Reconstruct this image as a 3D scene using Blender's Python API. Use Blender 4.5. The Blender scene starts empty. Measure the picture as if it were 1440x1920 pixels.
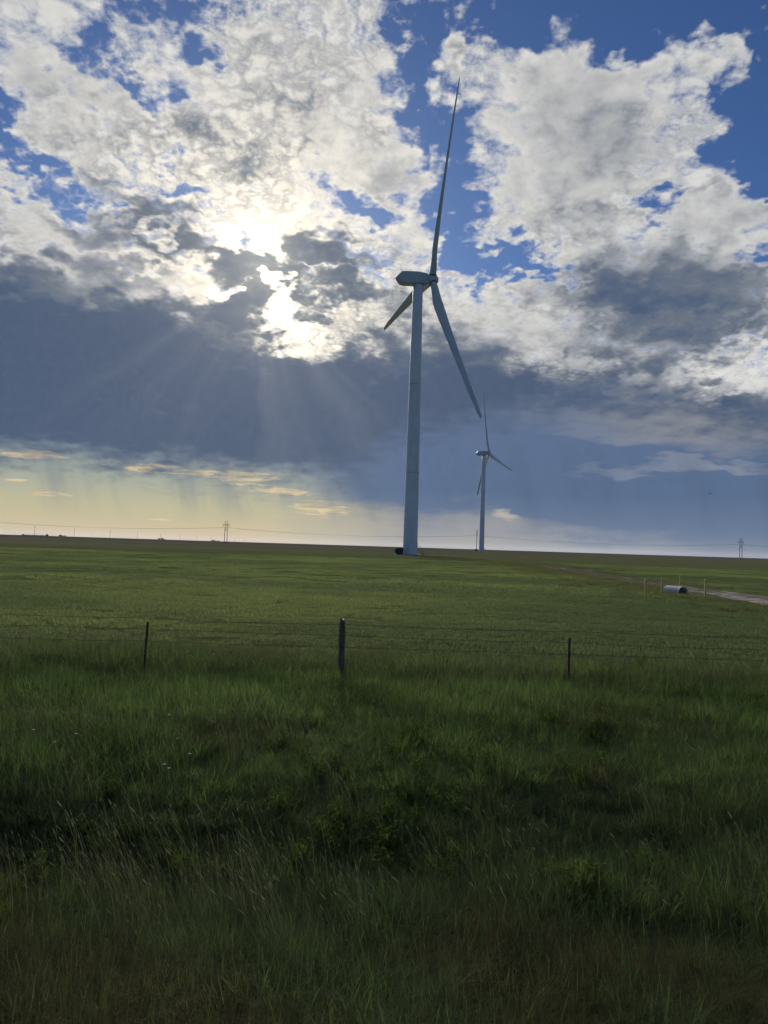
import bpy, bmesh, math, random
import numpy as np
from mathutils import Vector, Matrix

scene = bpy.context.scene
R = math.radians

# ------------------------------------------------------------------ camera
EYE = 2.75
cam_data = bpy.data.cameras.new('camera')
cam_data.sensor_fit = 'VERTICAL'
cam_data.sensor_height = 36.0
cam_data.sensor_width = 27.0
cam_data.lens = 27.0
cam_data.clip_start = 0.05
cam_data.clip_end = 80000.0
camera = bpy.data.objects.new('camera', cam_data)
scene.collection.objects.link(camera)
camera.location = (0.0, 0.0, EYE)
PITCH, ROLL = R(2.563), R(1.804)
camera.rotation_mode = 'QUATERNION'
camera.rotation_quaternion = (Matrix.Rotation(R(90) + PITCH, 3, 'X')
                              @ Matrix.Rotation(ROLL, 3, 'Z')).to_quaternion()
scene.camera = camera

# ------------------------------------------------------------------ exposure
scene.render.engine = 'CYCLES'
scene.view_settings.view_transform = 'Standard'
scene.view_settings.look = 'None'
scene.view_settings.exposure = 0.0
scene.view_settings.gamma = 1.0
scene.cycles.max_bounces = 4
scene.cycles.diffuse_bounces = 2
scene.cycles.glossy_bounces = 1
scene.cycles.transmission_bounces = 2
scene.cycles.transparent_max_bounces = 6
scene.cycles.use_denoising = True
scene.cycles.denoiser = 'OPENIMAGEDENOISE'
scene.cycles.denoising_input_passes = 'RGB_ALBEDO_NORMAL'
scene.cycles.use_adaptive_sampling = True
scene.cycles.adaptive_threshold = 0.018
scene.cycles.adaptive_min_samples = 12

# ------------------------------------------------------------------ world / sky
SUN_AZ, SUN_EL = -9.6, 19.6          # degrees, azimuth from the view's forward (+Y) to the right


def lin(r, g, b):
    def f(c):
        c /= 255.0
        return c / 12.92 if c <= 0.04045 else ((c + 0.055) / 1.055) ** 2.4
    return (f(r), f(g), f(b))


class Net:
    """Small helper to write node trees as expressions."""

    def __init__(self, tree):
        self.t = tree

    def node(self, kind, **kw):
        n = self.t.nodes.new(kind)
        for k, v in kw.items():
            setattr(n, k, v)
        return n

    def put(self, sock, v):
        if isinstance(v, Val):
            self.t.links.new(v.s, sock)
        elif isinstance(v, bpy.types.NodeSocket):
            self.t.links.new(v, sock)
        elif isinstance(v, (tuple, list)):
            if len(v) == 3 and sock.type == 'RGBA':
                v = (*v, 1.0)
            sock.default_value = v
        else:
            sock.default_value = v

    def math(self, op, *a, clamp=False):
        n = self.node('ShaderNodeMath', operation=op, use_clamp=clamp)
        for i, v in enumerate(a):
            self.put(n.inputs[i], v)
        return Val(self, n.outputs[0])

    def vmath(self, op, *a):
        n = self.node('ShaderNodeVectorMath', operation=op)
        j = 0
        for v in a:
            self.put(n.inputs[j], v)
            j += 1
        return Val(self, n.outputs['Value' if op in ('DOT_PRODUCT', 'LENGTH') else 'Vector'])

    def scale(self, v, f):
        n = self.node('ShaderNodeVectorMath', operation='SCALE')
        self.put(n.inputs[0], v)
        self.put(n.inputs['Scale'], f)
        return Val(self, n.outputs['Vector'])

    def xyz(self, x, y, z=0.0):
        n = self.node('ShaderNodeCombineXYZ')
        for i, v in enumerate((x, y, z)):
            self.put(n.inputs[i], v)
        return Val(self, n.outputs[0])

    def sep(self, v):
        n = self.node('ShaderNodeSeparateXYZ')
        self.put(n.inputs[0], v)
        return [Val(self, o) for o in n.outputs]

    def noise(self, v, scale, detail=4.0, rough=0.5, lac=2.0, dist=0.0, dims='2D', w=0.0, out=0):
        n = self.node('ShaderNodeTexNoise', noise_dimensions=dims)
        if dims == '1D':
            self.put(n.inputs['W'], v)
        else:
            self.put(n.inputs['Vector'], v)
            if dims == '4D':
                self.put(n.inputs['W'], w)
        self.put(n.inputs['Scale'], scale)
        n.inputs['Detail'].default_value = detail
        n.inputs['Roughness'].default_value = rough
        n.inputs['Lacunarity'].default_value = lac
        n.inputs['Distortion'].default_value = dist
        return Val(self, n.outputs[out])

    def ss(self, v, lo, hi, a=0.0, b=1.0, kind='SMOOTHSTEP'):
        n = self.node('ShaderNodeMapRange', interpolation_type=kind)
        for i, q in enumerate((v, lo, hi, a, b)):
            self.put(n.inputs[i], q)
        return Val(self, n.outputs[0])

    def lin(self, v, lo, hi, a=0.0, b=1.0):
        return self.ss(v, lo, hi, a, b, 'LINEAR')

    def ramp(self, v, stops, interp='LINEAR'):
        n = self.node('ShaderNodeValToRGB')
        n.color_ramp.interpolation = interp
        el = n.color_ramp.elements
        while len(el) < len(stops):
            el.new(0.5)
        for e, (p, c) in zip(el, stops):
            e.position = p
            e.color = (*c, 1.0) if len(c) == 3 else c
        self.put(n.inputs[0], v)
        return Val(self, n.outputs[0])

    def mix(self, f, a, b, blend='MIX'):
        n = self.node('ShaderNodeMix', data_type='RGBA', blend_type=blend)
        n.clamp_factor = True
        self.put(n.inputs[0], f)
        self.put(n.inputs[6], a)
        self.put(n.inputs[7], b)
        return Val(self, n.outputs[2])

    def blob(self, coords, cx, cy, rx, ry, rot=0.0):
        """soft elliptical bump, 1 in the middle, 0 at the rim"""
        m = self.node('ShaderNodeMapping', vector_type='TEXTURE')
        self.put(m.inputs[0], coords)
        m.inputs['Location'].default_value = (cx, cy, 0)
        m.inputs['Rotation'].default_value = (0, 0, R(rot))
        m.inputs['Scale'].default_value = (rx, ry, 1)
        g = self.node('ShaderNodeTexGradient', gradient_type='SPHERICAL')
        self.t.links.new(m.outputs[0], g.inputs[0])
        return self.ss(Val(self, g.outputs['Fac']), 0.0, 0.8)


class Val:
    def __init__(self, net, s):
        self.n, self.s = net, s

    def __add__(self, o): return self.n.math('ADD', self, o)
    __radd__ = __add__
    def __sub__(self, o): return self.n.math('SUBTRACT', self, o)
    def __rsub__(self, o): return self.n.math('SUBTRACT', o, self)
    def __mul__(self, o): return self.n.math('MULTIPLY', self, o)
    __rmul__ = __mul__
    def __truediv__(self, o): return self.n.math('DIVIDE', self, o)
    def __rtruediv__(self, o): return self.n.math('DIVIDE', o, self)
    def __neg__(self): return self.n.math('MULTIPLY', self, -1.0)
    def sat(self): return self.n.math('ADD', self, 0.0, clamp=True)
    def mad(self, m, a): return self.n.math('MULTIPLY_ADD', self, m, a)


SKY_STRENGTH = 0.1
world = bpy.data.worlds.new('World')
scene.world = world
world.use_nodes = True
world.cycles.sampling_method = 'MANUAL'
world.cycles.sample_map_resolution = 512
wt = world.node_tree
wt.nodes.clear()
W = Net(wt)
out = W.node('ShaderNodeOutputWorld')
sky = W.node('ShaderNodeTexSky', sky_type='NISHITA')
sky.sun_disc = False
sky.sun_elevation = R(SUN_EL)
sky.sun_rotation = R(SUN_AZ)
sky.altitude = 900.0
sky.air_density = 1.0
sky.dust_density = 0.4
sky.ozone_density = 3.0

tc = W.node('ShaderNodeTexCoord')
D = Val(W, tc.outputs['Generated'])
dx, dy, dz = W.sep(W.vmath('NORMALIZE', D))
DEG = 57.29578
A = W.math('ARCTAN2', dx, dy) * DEG            # azimuth, degrees
E = W.math('ARCSINE', dz) * DEG                # elevation, degrees
AE = W.xyz(A, E, 0.0)

# the cloud deck as a plane overhead: patterns shrink towards the horizon
inv = 1.0 / W.math('MAXIMUM', dz + 0.33, 0.03)
Q = W.xyz(dx * inv, dy * inv, 0.0)
warp = W.scale(W.vmath('SUBTRACT', W.noise(Q, 4.0, 2.0, 0.6, out=1), (0.5, 0.5, 0.5)), 0.16)
Qw = W.vmath('ADD', Q, warp)
wAE = W.scale(W.vmath('SUBTRACT', W.noise(Q, 12.0, 3.0, 0.6, out=1), (0.5, 0.5, 0.5)), 5.5)
AEw = W.vmath('ADD', AE, wAE)

Qf = W.vmath('ADD', Q, W.scale(warp, 0.22))
n_big = W.noise(Qw, 3.0, 2.0, 0.5) - 0.5
n_fray = W.noise(Qf, 30.0, 5.0, 0.66) - 0.5      # ragged edges and small gaps
n_lump = W.noise(Qf, 18.0, 3.0, 0.55) - 0.5      # light and dark lumps
# rippled puffs: rounded cells parted by thin seams
n_puff = W.math('MINIMUM', W.math('ABSOLUTE', W.noise(Q, 30.0, 4.0, 0.55) - 0.5) * 6.0, 1.0)

# cover C: below zero is open blue sky;  gloom G: how thick and dark the cloud is
# (azimuth, elevation, half widths, turn, amount) of the larger cloud masses and gaps, degrees
COVER = [
    (-16.24, 25.84, 23.44, 10.6, 0, 0.36),
    (-6.37, 32.52, 8.5, 7.11, 0, 0.5),
    (-7.38, 28.44, 10.44, 6.38, 0, 0.35),
    (-26.18, 31.15, 4.75, 3.28, 0, 0.3),
    (-24.61, 27.47, 7.58, 3.26, 0, 0.45),
    (-17.41, 26.63, 9.74, 3.47, 0, 0.35),
    (12.72, 28.54, 7.77, 7.87, 0, 0.8),
    (17.27, 28.45, 8.22, 4.63, 0, 0.65),
    (10.66, 32.33, 4.75, 2.36, 0, 0.35),
    (10.91, 23.39, 7.43, 3.76, 0, 0.5),
    (20.01, 17.64, 13.57, 6.99, 0, 0.9),
    (22.75, 21.78, 5.2, 3.29, 0, 0.5),
    (4.79, 15.94, 10.39, 5.26, 0, 0.6),
    (-25.53, 20.06, 7.37, 2.93, 0, 0.3),
    (0.01, 26.2, 3.66, 2.0, 0, 0.5),
    (2.18, 22.12, 2.42, 2.47, 0, 0.4),
    (-16.79, 13.99, 29.62, 8.04, 0, 1.0),
    (-5.53, 22.88, 6.43, 2.78, 0, 0.3),
    (-22.26, 31.75, 1.79, 1.95, 0, -1.0),
    (-20.35, 29.82, 1.82, 1.17, 0, -0.8),
    (-18.12, 29.46, 2.61, 0.9, 0, -0.8),
    (-14.28, 31.92, 3.1, 0.58, 0, -0.75),
    (-16.58, 32.08, 1.9, 0.86, 0, -0.6),
    (-18.58, 34.0, 4.12, 1.23, 0, -0.7),
    (-13.25, 34.28, 2.74, 1.26, 0, -0.7),
    (-27.69, 26.33, 2.3, 2.2, 0, -1.5),
    (-26.25, 24.07, 2.0, 1.38, 0, -0.8),
    (-24.55, 23.54, 2.74, 0.79, 0, -0.9),
    (-23.61, 21.98, 2.42, 0.9, 0, -0.9),
    (-20.65, 22.29, 1.44, 0.59, 0, -0.8),
    (-15.59, 24.23, 2.28, 0.79, 0, -0.9),
    (-18.07, 25.19, 1.48, 1.03, 0, -0.7),
    (-27.24, 21.18, 1.31, 0.95, 0, -0.8),
    (-20.54, 26.9, 2.17, 0.55, 0, -0.5),
    (-16.66, 26.59, 1.51, 0.51, 0, -0.6),
    (2.22, 31.97, 2.85, 5.74, 0, -1.15),
    (4.46, 26.25, 2.02, 4.66, 0, -0.95),
    (0.44, 35.44, 2.46, 2.53, 0, -0.7),
    (-1.0, 30.99, 1.22, 2.15, 0, -0.5),
    (-2.75, 24.07, 3.64, 1.1, 0, -1.4),
    (-5.43, 25.29, 1.41, 0.88, 0, -0.8),
    (-6.55, 27.86, 2.01, 0.52, 0, -0.6),
    (7.84, 20.76, 5.55, 1.5, 0, -1.4),
    (4.99, 22.49, 2.01, 3.16, 0, -1.1),
    (11.77, 20.05, 3.49, 0.85, 0, -0.8),
    (19.7, 35.06, 15.45, 3.22, 0, -1.8),
    (26.37, 27.78, 3.99, 5.29, 0, -2.0),
    (26.41, 24.47, 1.98, 2.16, 0, -1.0),
    (7.75, 35.91, 6.05, 1.93, 0, -0.9),
    (20.8, 24.22, 2.86, 0.71, 0, -0.85),
    (19.02, 23.33, 2.18, 0.59, 0, -0.7),
    (25.96, 19.76, 1.98, 0.92, 0, -1.2),
    (21.9, 21.05, 1.05, 0.53, 0, -0.8),
    (23.11, 33.03, 2.11, 0.99, 0, 1.35),
    (24.16, 31.75, 1.38, 1.25, 0, 1.1),
    (24.52, 30.13, 1.72, 1.58, 0, 1.0),
    (12.15, 34.81, 1.77, 1.4, 0, 1.2),
    (6.96, 35.52, 0.97, 0.56, 0, 1.0),
    (15.86, 33.05, 1.14, 0.69, 0, 1.0),
    (4.42, 33.15, 1.71, 2.06, 0, 1.15),
    (3.3, 30.44, 1.22, 1.24, 0, 0.9),
    (2.11, 34.61, 1.23, 0.71, 0, 0.8),
    (3.01, 27.41, 1.05, 1.18, 0, 0.8),
    (23.07, 23.85, 2.08, 0.96, 0, 0.6),
    (25.11, 22.46, 2.01, 1.28, 0, 0.5),
]
GLOOM = [
    (-23.99, 28.64, 6.96, 1.75, 0, 0.1),
    (-15.23, 28.37, 1.53, 1.55, 0, 0.22),
    (-14.03, 27.27, 1.39, 1.46, 0, 0.2),
    (-10.85, 26.01, 1.57, 1.64, 0, 0.25),
    (12.33, 28.56, 2.73, 2.84, 0, 0.08),
    (18.02, 27.91, 4.82, 2.33, 0, 0.16),
    (20.74, 16.18, 9.54, 3.88, 0, 0.66),
    (17.45, 19.57, 8.11, 2.44, 0, 0.42),
    (25.15, 18.53, 3.66, 2.01, 0, 0.25),
    (14.5, 17.97, 4.92, 1.44, 0, 0.25),
    (-17.18, 22.24, 3.73, 1.14, 0, 0.62),
    (-21.11, 20.82, 3.92, 1.5, 0, 0.45),
    (-15.6, 20.49, 4.15, 1.11, 0, 0.65),
    (-21.95, 23.48, 4.25, 1.03, 0, 0.3),
    (-19.08, 23.3, 2.2, 0.98, 0, 0.25),
    (-10.17, 19.71, 3.93, 1.14, 0, 0.8),
    (-6.47, 21.34, 3.6, 1.27, 0, 0.75),
    (-3.35, 18.71, 2.82, 1.61, 0, 0.85),
    (-3.23, 20.71, 3.63, 1.22, 0, 0.5),
    (-11.39, 16.33, 3.3, 1.32, 0, 0.8),
    (-10.08, 17.73, 2.35, 1.46, 0, 0.65),
    (-6.98, 19.23, 1.99, 1.09, 0, 0.55),
    (0.51, 17.92, 2.42, 1.48, 0, 0.4),
    (0.02, 25.87, 2.44, 1.34, 0, 0.25),
    (13.24, 23.27, 4.23, 1.22, 0, 0.2),
    (-5.69, 16.74, 1.04, 1.26, 0, 0.5),
    (-0.62, 21.35, 2.43, 1.07, 0, 0.3),
    (-23.86, 13.51, 14.24, 5.25, 0, 0.85),
    (-16.64, 10.67, 22.89, 6.34, 0, 0.75),
    (-1.01, 9.27, 16.81, 6.67, 0, 0.75),
    (10.88, 8.7, 16.21, 5.8, 0, 0.6),
    (5.23, 14.44, 6.38, 2.28, 0, 0.45),
    (-26.38, 17.42, 4.6, 1.33, 0, 0.3),
    (-19.56, 18.48, 4.7, 1.18, 0, 0.3),
    (20.17, 6.76, 14.79, 4.46, 0, 0.4),
    (-5.09, 11.44, 4.78, 1.93, 0, 0.2),
    (-21.81, 6.51, 17.95, 2.94, 0, 0.5),
    (-34.39, 9.62, 11.04, 8.39, 0, 0.9),
    (-10.83, 21.49, 2.59, 1.33, 0, -0.6),
    (-12.32, 18.15, 1.55, 0.72, 0, -1.2),
    (-8.33, 18.23, 1.58, 1.17, 0, -0.85),
    (-7.47, 16.63, 1.59, 1.19, 0, -0.8),
    (-6.81, 14.98, 3.57, 1.13, 0, -0.7),
    (-4.77, 13.77, 2.0, 0.84, 0, -0.5),
    (-8.82, 15.79, 1.42, 0.74, 0, -0.4),
    (-17.12, 21.06, 1.49, 0.68, 0, -0.4),
    (-18.86, 19.1, 2.92, 0.48, 0, -0.3),
    (24.55, 12.75, 4.33, 1.76, 0, -0.45),
    (20.45, 11.72, 4.58, 1.46, 0, -0.4),
    (13.77, 16.55, 3.42, 1.09, 0, -0.15),
    (15.37, 12.07, 4.85, 1.87, 0, -0.35),
    (10.77, 13.29, 3.49, 1.51, 0, -0.3),
]


def powers(coords):
    x, y, _ = W.sep(coords)
    X, Y = W.xyz(x, x, x), W.xyz(y, y, y)
    return X, W.vmath('MULTIPLY', X, X), Y, W.vmath('MULTIPLY', Y, Y)


def field(table, base, pw):
    """sum of soft elliptical bumps max(0, 1 - r^2), three to a vector so that it stays cheap"""
    X, XX, Y, YY = pw
    acc = (0.0, 0.0, 0.0)
    for i in range(0, len(table), 3):
        g = list(table[i:i + 3])
        while len(g) < 3:
            g.append((0.0, -80.0, 1.0, 1.0, 0, 0.0))
        t3 = lambda fn: tuple(fn(q) for q in g)
        f = W.vmath('MULTIPLY_ADD', XX, t3(lambda q: -1 / q[2] ** 2), t3(lambda q: 1 - (q[0] / q[2]) ** 2 - (q[1] / q[3]) ** 2))
        f = W.vmath('MULTIPLY_ADD', X, t3(lambda q: 2 * q[0] / q[2] ** 2), f)
        f = W.vmath('MULTIPLY_ADD', YY, t3(lambda q: -1 / q[3] ** 2), f)
        f = W.vmath('MULTIPLY_ADD', Y, t3(lambda q: 2 * q[1] / q[3] ** 2), f)
        acc = W.vmath('MULTIPLY_ADD', W.vmath('MAXIMUM', f, (0, 0, 0)), t3(lambda q: q[5]), acc)
    return W.vmath('DOT_PRODUCT', acc, (1, 1, 1)) + base


# elevation of the deck's lower edge against azimuth
EDGE = [(-60.0, 4.42), (-40.45, 4.42), (-32.76, 5.03), (-26.76, 5.57), (-20.01, 5.23), (-12.65, 5.02), (-6.44, 5.11), (-2.89, 5.65), (-0.15, 7.32), (3.01, 8.59), (8.91, 9.85), (14.65, 10.4), (20.13, 9.9), (26.55, 8.25), (34.27, 7.4), (60.0, 7.4)]
edge_c = W.node('ShaderNodeFloatCurve')
cm = edge_c.mapping.curves[0]
e0, e1 = -60.0, 60.0
pts = [((a - e0) / (e1 - e0), e / 20.0) for a, e in EDGE]
cm.points[0].location = pts[0]
cm.points[1].location = pts[-1]
for p in pts[1:-1]:
    cm.points.new(*p)
edge_c.mapping.update()
W.put(edge_c.inputs['Value'], W.lin(A, e0, e1))
edge_el = Val(W, edge_c.outputs[0]) * 20.0

# away from the sun's side of the sky the deck thins out into open blue
front = W.ss(W.math('ABSOLUTE', A), 32.0, 85.0, 1.0, 0.0)
pw = powers(AEw)
G = field(GLOOM, 0.0, pw) + W.ss(E - edge_el, 4.5, 0.5) * 0.75
G = W.math('MINIMUM', G, 1.15)
C = field(COVER, front.mad(0.85, -0.53), pw) + W.math('MAXIMUM', G - 0.35, 0.0) * 1.2 + W.ss(E - edge_el, 6.0, 1.0)
n_deck = W.noise(W.xyz(A * 0.05, E * 0.16), 3.0, 5.0, 0.6) - 0.5
rip = W.ss(n_big + n_lump * 0.5, -0.12, 0.14, 0.15, 1.0)       # rippled in places, a smooth veil in others
n_pf = (n_puff - 0.55) * rip
calm = W.ss(G, 0.35, 1.05, 1.0, 0.14)          # the thick deck is smooth underneath
core = C + n_lump * 2.0 + n_big * 0.9                       # smooth depth of the cloud
thin = core + n_fray * 3.4 * rip.mad(0.35, 0.68) + n_pf * 0.32            # its frayed outline
alpha = W.ss(thin, -0.40, 1.05)
body = (core - 0.55).mad(0.34, G) + (n_fray * rip * 0.75 - n_pf * 0.30) * calm + n_deck * W.ss(G, 0.3, 1.0) * 1.1

# angle from the sun
sx = math.sin(R(SUN_AZ)) * math.cos(R(SUN_EL))
sy = math.cos(R(SUN_AZ)) * math.cos(R(SUN_EL))
sz = math.sin(R(SUN_EL))
ang = W.math('ARCCOSINE', W.math('MINIMUM', W.vmath('DOT_PRODUCT', D, (sx, sy, sz)), 0.99999)) * DEG
near = W.math('EXPONENT', ang * (-1.0 / 4.2))
wide = W.math('EXPONENT', ang * (-1.0 / 18.0))

k = 1.0 / SKY_STRENGTH


def col(r, g, b, m=1.0):
    c = lin(r, g, b)
    return tuple(x * k * m for x in c)


cloud = W.ramp(W.lin(body, -0.24, 1.45), [
    (0.00, lin(222, 222, 219)), (0.18, lin(204, 205, 204)), (0.33, lin(176, 178, 181)),
    (0.48, lin(140, 146, 155)), (0.66, lin(106, 116, 131)), (0.84, lin(86, 101, 125)), (1.0, lin(75, 92, 119))])
cloud = W.scale(cloud, k)
# thin cloud in front of the sun glows, thick cloud does not
trans = W.ss(body, 0.80, -0.14)
glow = (near * 1.6 + wide * 0.17) * trans
cloud = W.vmath('ADD', cloud, W.scale(col(255, 232, 188), glow))
blue = W.vmath('MULTIPLY', Val(W, sky.outputs[0]), (0.34, 0.46, 0.66))
upper = W.mix(alpha, blue, cloud)

# ---- below the deck: clear strip on the left, rain and haze
low_left = W.ramp(W.lin(E, 0.0, 10.0), [
    (0.0, lin(204, 184, 156)), (0.10, lin(200, 186, 150)), (0.25, lin(188, 183, 151)), (0.42, lin(165, 171, 157)),
    (0.62, lin(134, 149, 156)), (1.0, lin(100, 118, 140))])
low_right = W.ramp(W.lin(E, 0.0, 14.0), [
    (0.0, lin(118, 130, 150)), (0.10, lin(100, 119, 147)), (0.30, lin(86, 108, 140)),
    (0.60, lin(90, 110, 142)), (1.0, lin(98, 112, 138))])
AEl = W.vmath('ADD', AE, W.scale(W.vmath('SUBTRACT', W.noise(W.xyz(A * 0.05, E * 0.2), 3.0, 4.0, 0.6, out=1), (0.5, 0.5, 0.5)), 4.0))
Al, El, _ = W.sep(AEl)
side = W.ss(Al + El * 0.6, -8.0, 3.5)
low = W.scale(W.mix(side, low_left, low_right), k)
pwl = powers(AEl)
LOWLIGHT = [
    (3.25, 0.28, 13.08, 2.78, 0, 0.45, (186, 176, 160)),
    (-3.15, 1.47, 5.16, 2.38, 0, 0.6, (186, 178, 155)),
    (9.29, 2.35, 1.16, 0.79, 0, 0.75, (200, 190, 172)),
    (6.37, 1.76, 4.72, 2.17, 0, 0.4, (168, 165, 160)),
    (15.59, -0.03, 8.11, 1.38, 0, 0.35, (172, 170, 172)),
    (23.58, 9.78, 10.11, 2.16, 0, 0.6, (160, 157, 150)),
    (22.94, 6.36, 5.42, 0.58, 0, 0.6, (150, 155, 165)),
    (18.41, 5.83, 5.75, 0.45, 0, 0.5, (140, 148, 162)),
    (16.91, 8.48, 6.59, 0.6, 0, 0.35, (145, 150, 160)),
    (25.26, 7.93, 5.89, 1.07, 0, 0.5, (150, 151, 153)),
    (14.65, 10.21, 7.5, 1.89, 0, 0.4, (132, 138, 148)),
    (-26.25, 8.28, 2.26, 1.27, 0, 0.4, (135, 140, 145)),
]
for (ca, ce, ra, re_, rot, amt, c) in LOWLIGHT:
    low = W.mix(field([(ca, ce, ra, re_, rot, amt)], 0.0, pwl), low, col(*c))
# thin streaks of cloud catching the light near the horizon
st = W.noise(W.xyz(A * 0.16 + E * 0.05, E * 1.5), 2.4, 5.0, 0.66, dist=0.6)
STREAK = [
    (-24.81, 5.47, 3.96, 0.58, 0, 1.2),
    (-17.5, 5.13, 3.27, 0.49, 0, 1.1),
    (-11.49, 4.77, 7.67, 0.7, 0, 1.25),
    (-7.97, 3.87, 7.04, 0.51, 0, 1.1),
    (-4.77, 2.6, 3.96, 1.19, 0, 1.1),
    (-23.35, 2.85, 3.02, 0.33, 0, 1.1),
    (-25.7, 3.68, 1.62, 0.36, 0, 1.0),
    (-16.24, 1.38, 1.47, 0.31, 0, 1.0),
]
sm = field(STREAK, 0.0, powers(AE))
streak = W.ss(st * sm.sat(), 0.40, 0.56) * 0.85
low = W.mix(streak, low, col(226, 204, 160))
# rain shafts hanging from the deck
rain = W.noise(W.xyz(A + E * 0.25, E * 0.16), 0.45, 4.0, 0.5)
rainm = W.ss(rain, 0.42, 0.74) * W.ss(E, 0.6, 4.0) * W.ss(E, 9.0, 6.0)
low = W.mix(rainm * side.mad(-0.15, 0.5), low, W.scale(W.mix(side, lin(112, 124, 136), lin(78, 98, 128)), k))

under = W.ss(edge_el - El + n_lump * 3.5, -2.0, 1.8)
# ---- sunbeams through the gaps, fanning out from the sun below the deck
phi = W.math('ARCTAN2', A - SUN_AZ, SUN_EL - E)
beam = W.noise(phi + n_big * 0.2, 2.6, 3.0, 0.5, dims='1D')
beam = W.ss(beam, 0.40, 0.80) * W.ss(ang, 3.0, 8.0) * W.ss(ang, 22.0, 4.0) * W.ss(W.math('ABSOLUTE', phi), 1.6, 0.8)
beams = W.scale(col(196, 190, 170), beam * 0.13 + W.math('EXPONENT', ang * (-1 / 9.0)) * 0.10 + W.math('EXPONENT', ang * (-1 / 3.2)) * 0.50)


def bg_node(colour):
    n = W.node('ShaderNodeBackground')
    n.inputs['Strength'].default_value = SKY_STRENGTH
    W.put(n.inputs['Color'], colour)
    return n.outputs[0]


def mix_sh(f, a, b):
    n = W.node('ShaderNodeMixShader')
    W.put(n.inputs[0], f)
    wt.links.new(a, n.inputs[1])
    wt.links.new(b, n.inputs[2])
    return n.outputs[0]


in_view = mix_sh(under, bg_node(W.vmath('ADD', upper, beams)), bg_node(W.vmath('ADD', low, beams)))
# the rest of the sky: open blue with broken cloud thinning away from the sun, and cloud added overhead to brighten the land
c_far = front.mad(0.85, -0.53) + W.ss(E, 30.0, 65.0) * 0.85 + W.noise(Q, 5.0, 4.0, 0.6) * 3.0 - 1.5
a_far = W.ss(c_far, -0.1, 0.8) * W.ss(E, -2.0, 3.0)
far_sky = bg_node(W.mix(a_far, blue, W.scale(W.ramp(c_far, [(0.0, lin(214, 214, 212)), (1.0, lin(140, 147, 158))]), k)))
seen = W.ss(W.math('ABSOLUTE', A), 70.0, 45.0) * W.ss(E, 62.0, 44.0) * W.ss(E, -3.0, -1.5)
wt.links.new(mix_sh(seen, far_sky, in_view), out.inputs[0])

# ------------------------------------------------------------------ sun behind the cloud
sun_data = bpy.data.lights.new('sun', 'SUN')
sun_data.energy = 5.0
sun_data.angle = R(18)
sun_data.color = (1.0, 0.93, 0.82)
sun = bpy.data.objects.new('sun', sun_data)
scene.collection.objects.link(sun)
sun.rotation_mode = 'QUATERNION'
sun.rotation_quaternion = Vector((sx, sy, sz)).to_track_quat('Z', 'Y')
sun.location = (0, 0, 300)


HAZE = 0.000010

# ================================================================== helpers
rng = np.random.default_rng(7)
random.seed(7)
col_main = scene.collection


def smooth(a, b, v):
    t = np.clip((np.asarray(v, float) - a) / (b - a), 0, 1)
    return t * t * (3 - 2 * t)


def height(x, y):
    """height of the land in metres; camera stands at x=y=0 on the roadside"""
    x = np.asarray(x, float)
    y = np.asarray(y, float)
    h = 0.5 * smooth(50, 230, y) + 0.75 * smooth(230, 720, y)
    near = 1 - smooth(180, 400, np.hypot(x, y))
    h = h + near * (0.045 * np.sin(x * 0.31 + 1.3 * np.sin(y * 0.17)) * np.sin(y * 0.23 + 0.7)
                    + 0.03 * np.sin(x * 0.9 + y * 0.4) * np.sin(y * 0.75 - x * 0.2)) * smooth(9, 16, y)
    h = h - 0.22 * np.exp(-((y - 6.7 - 0.25 * np.sin(x * 0.7)) / 1.15) ** 2)
    h = h - 0.28 * np.exp(-((x - 2.25) / 0.75) ** 2 - ((y - 5.85) / 0.5) ** 2)
    h = h + 0.42 * (1 - smooth(1.5, 5.4, y))
    far = smooth(1500, 6000, np.hypot(x, y))
    h = h + far * 0.5 * np.sin(x * 0.0011 + 1.0) * np.sin(y * 0.0007)
    return h


def hz(x, y):
    return float(height(x, y))


def link(name, me, material=None, parent=None, loc=(0, 0, 0)):
    o = bpy.data.objects.new(name, me)
    col_main.objects.link(o)
    o.location = loc
    if material is not None and me is not None:
        if isinstance(material, (list, tuple)):
            for m in material:
                me.materials.append(m)
        else:
            me.materials.append(material)
    if parent is not None:
        o.parent = parent
    return o


def empty(name, loc, label, category, group=None):
    o = bpy.data.objects.new(name, None)
    col_main.objects.link(o)
    o.location = loc
    o.empty_display_size = 0.3
    tag(o, label, category, group)
    return o


def tag(o, label=None, category=None, group=None, kind=None):
    if label:
        o['label'] = label
    if category:
        o['category'] = category
    if group:
        o['group'] = group
    if kind:
        o['kind'] = kind
    return o


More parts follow.
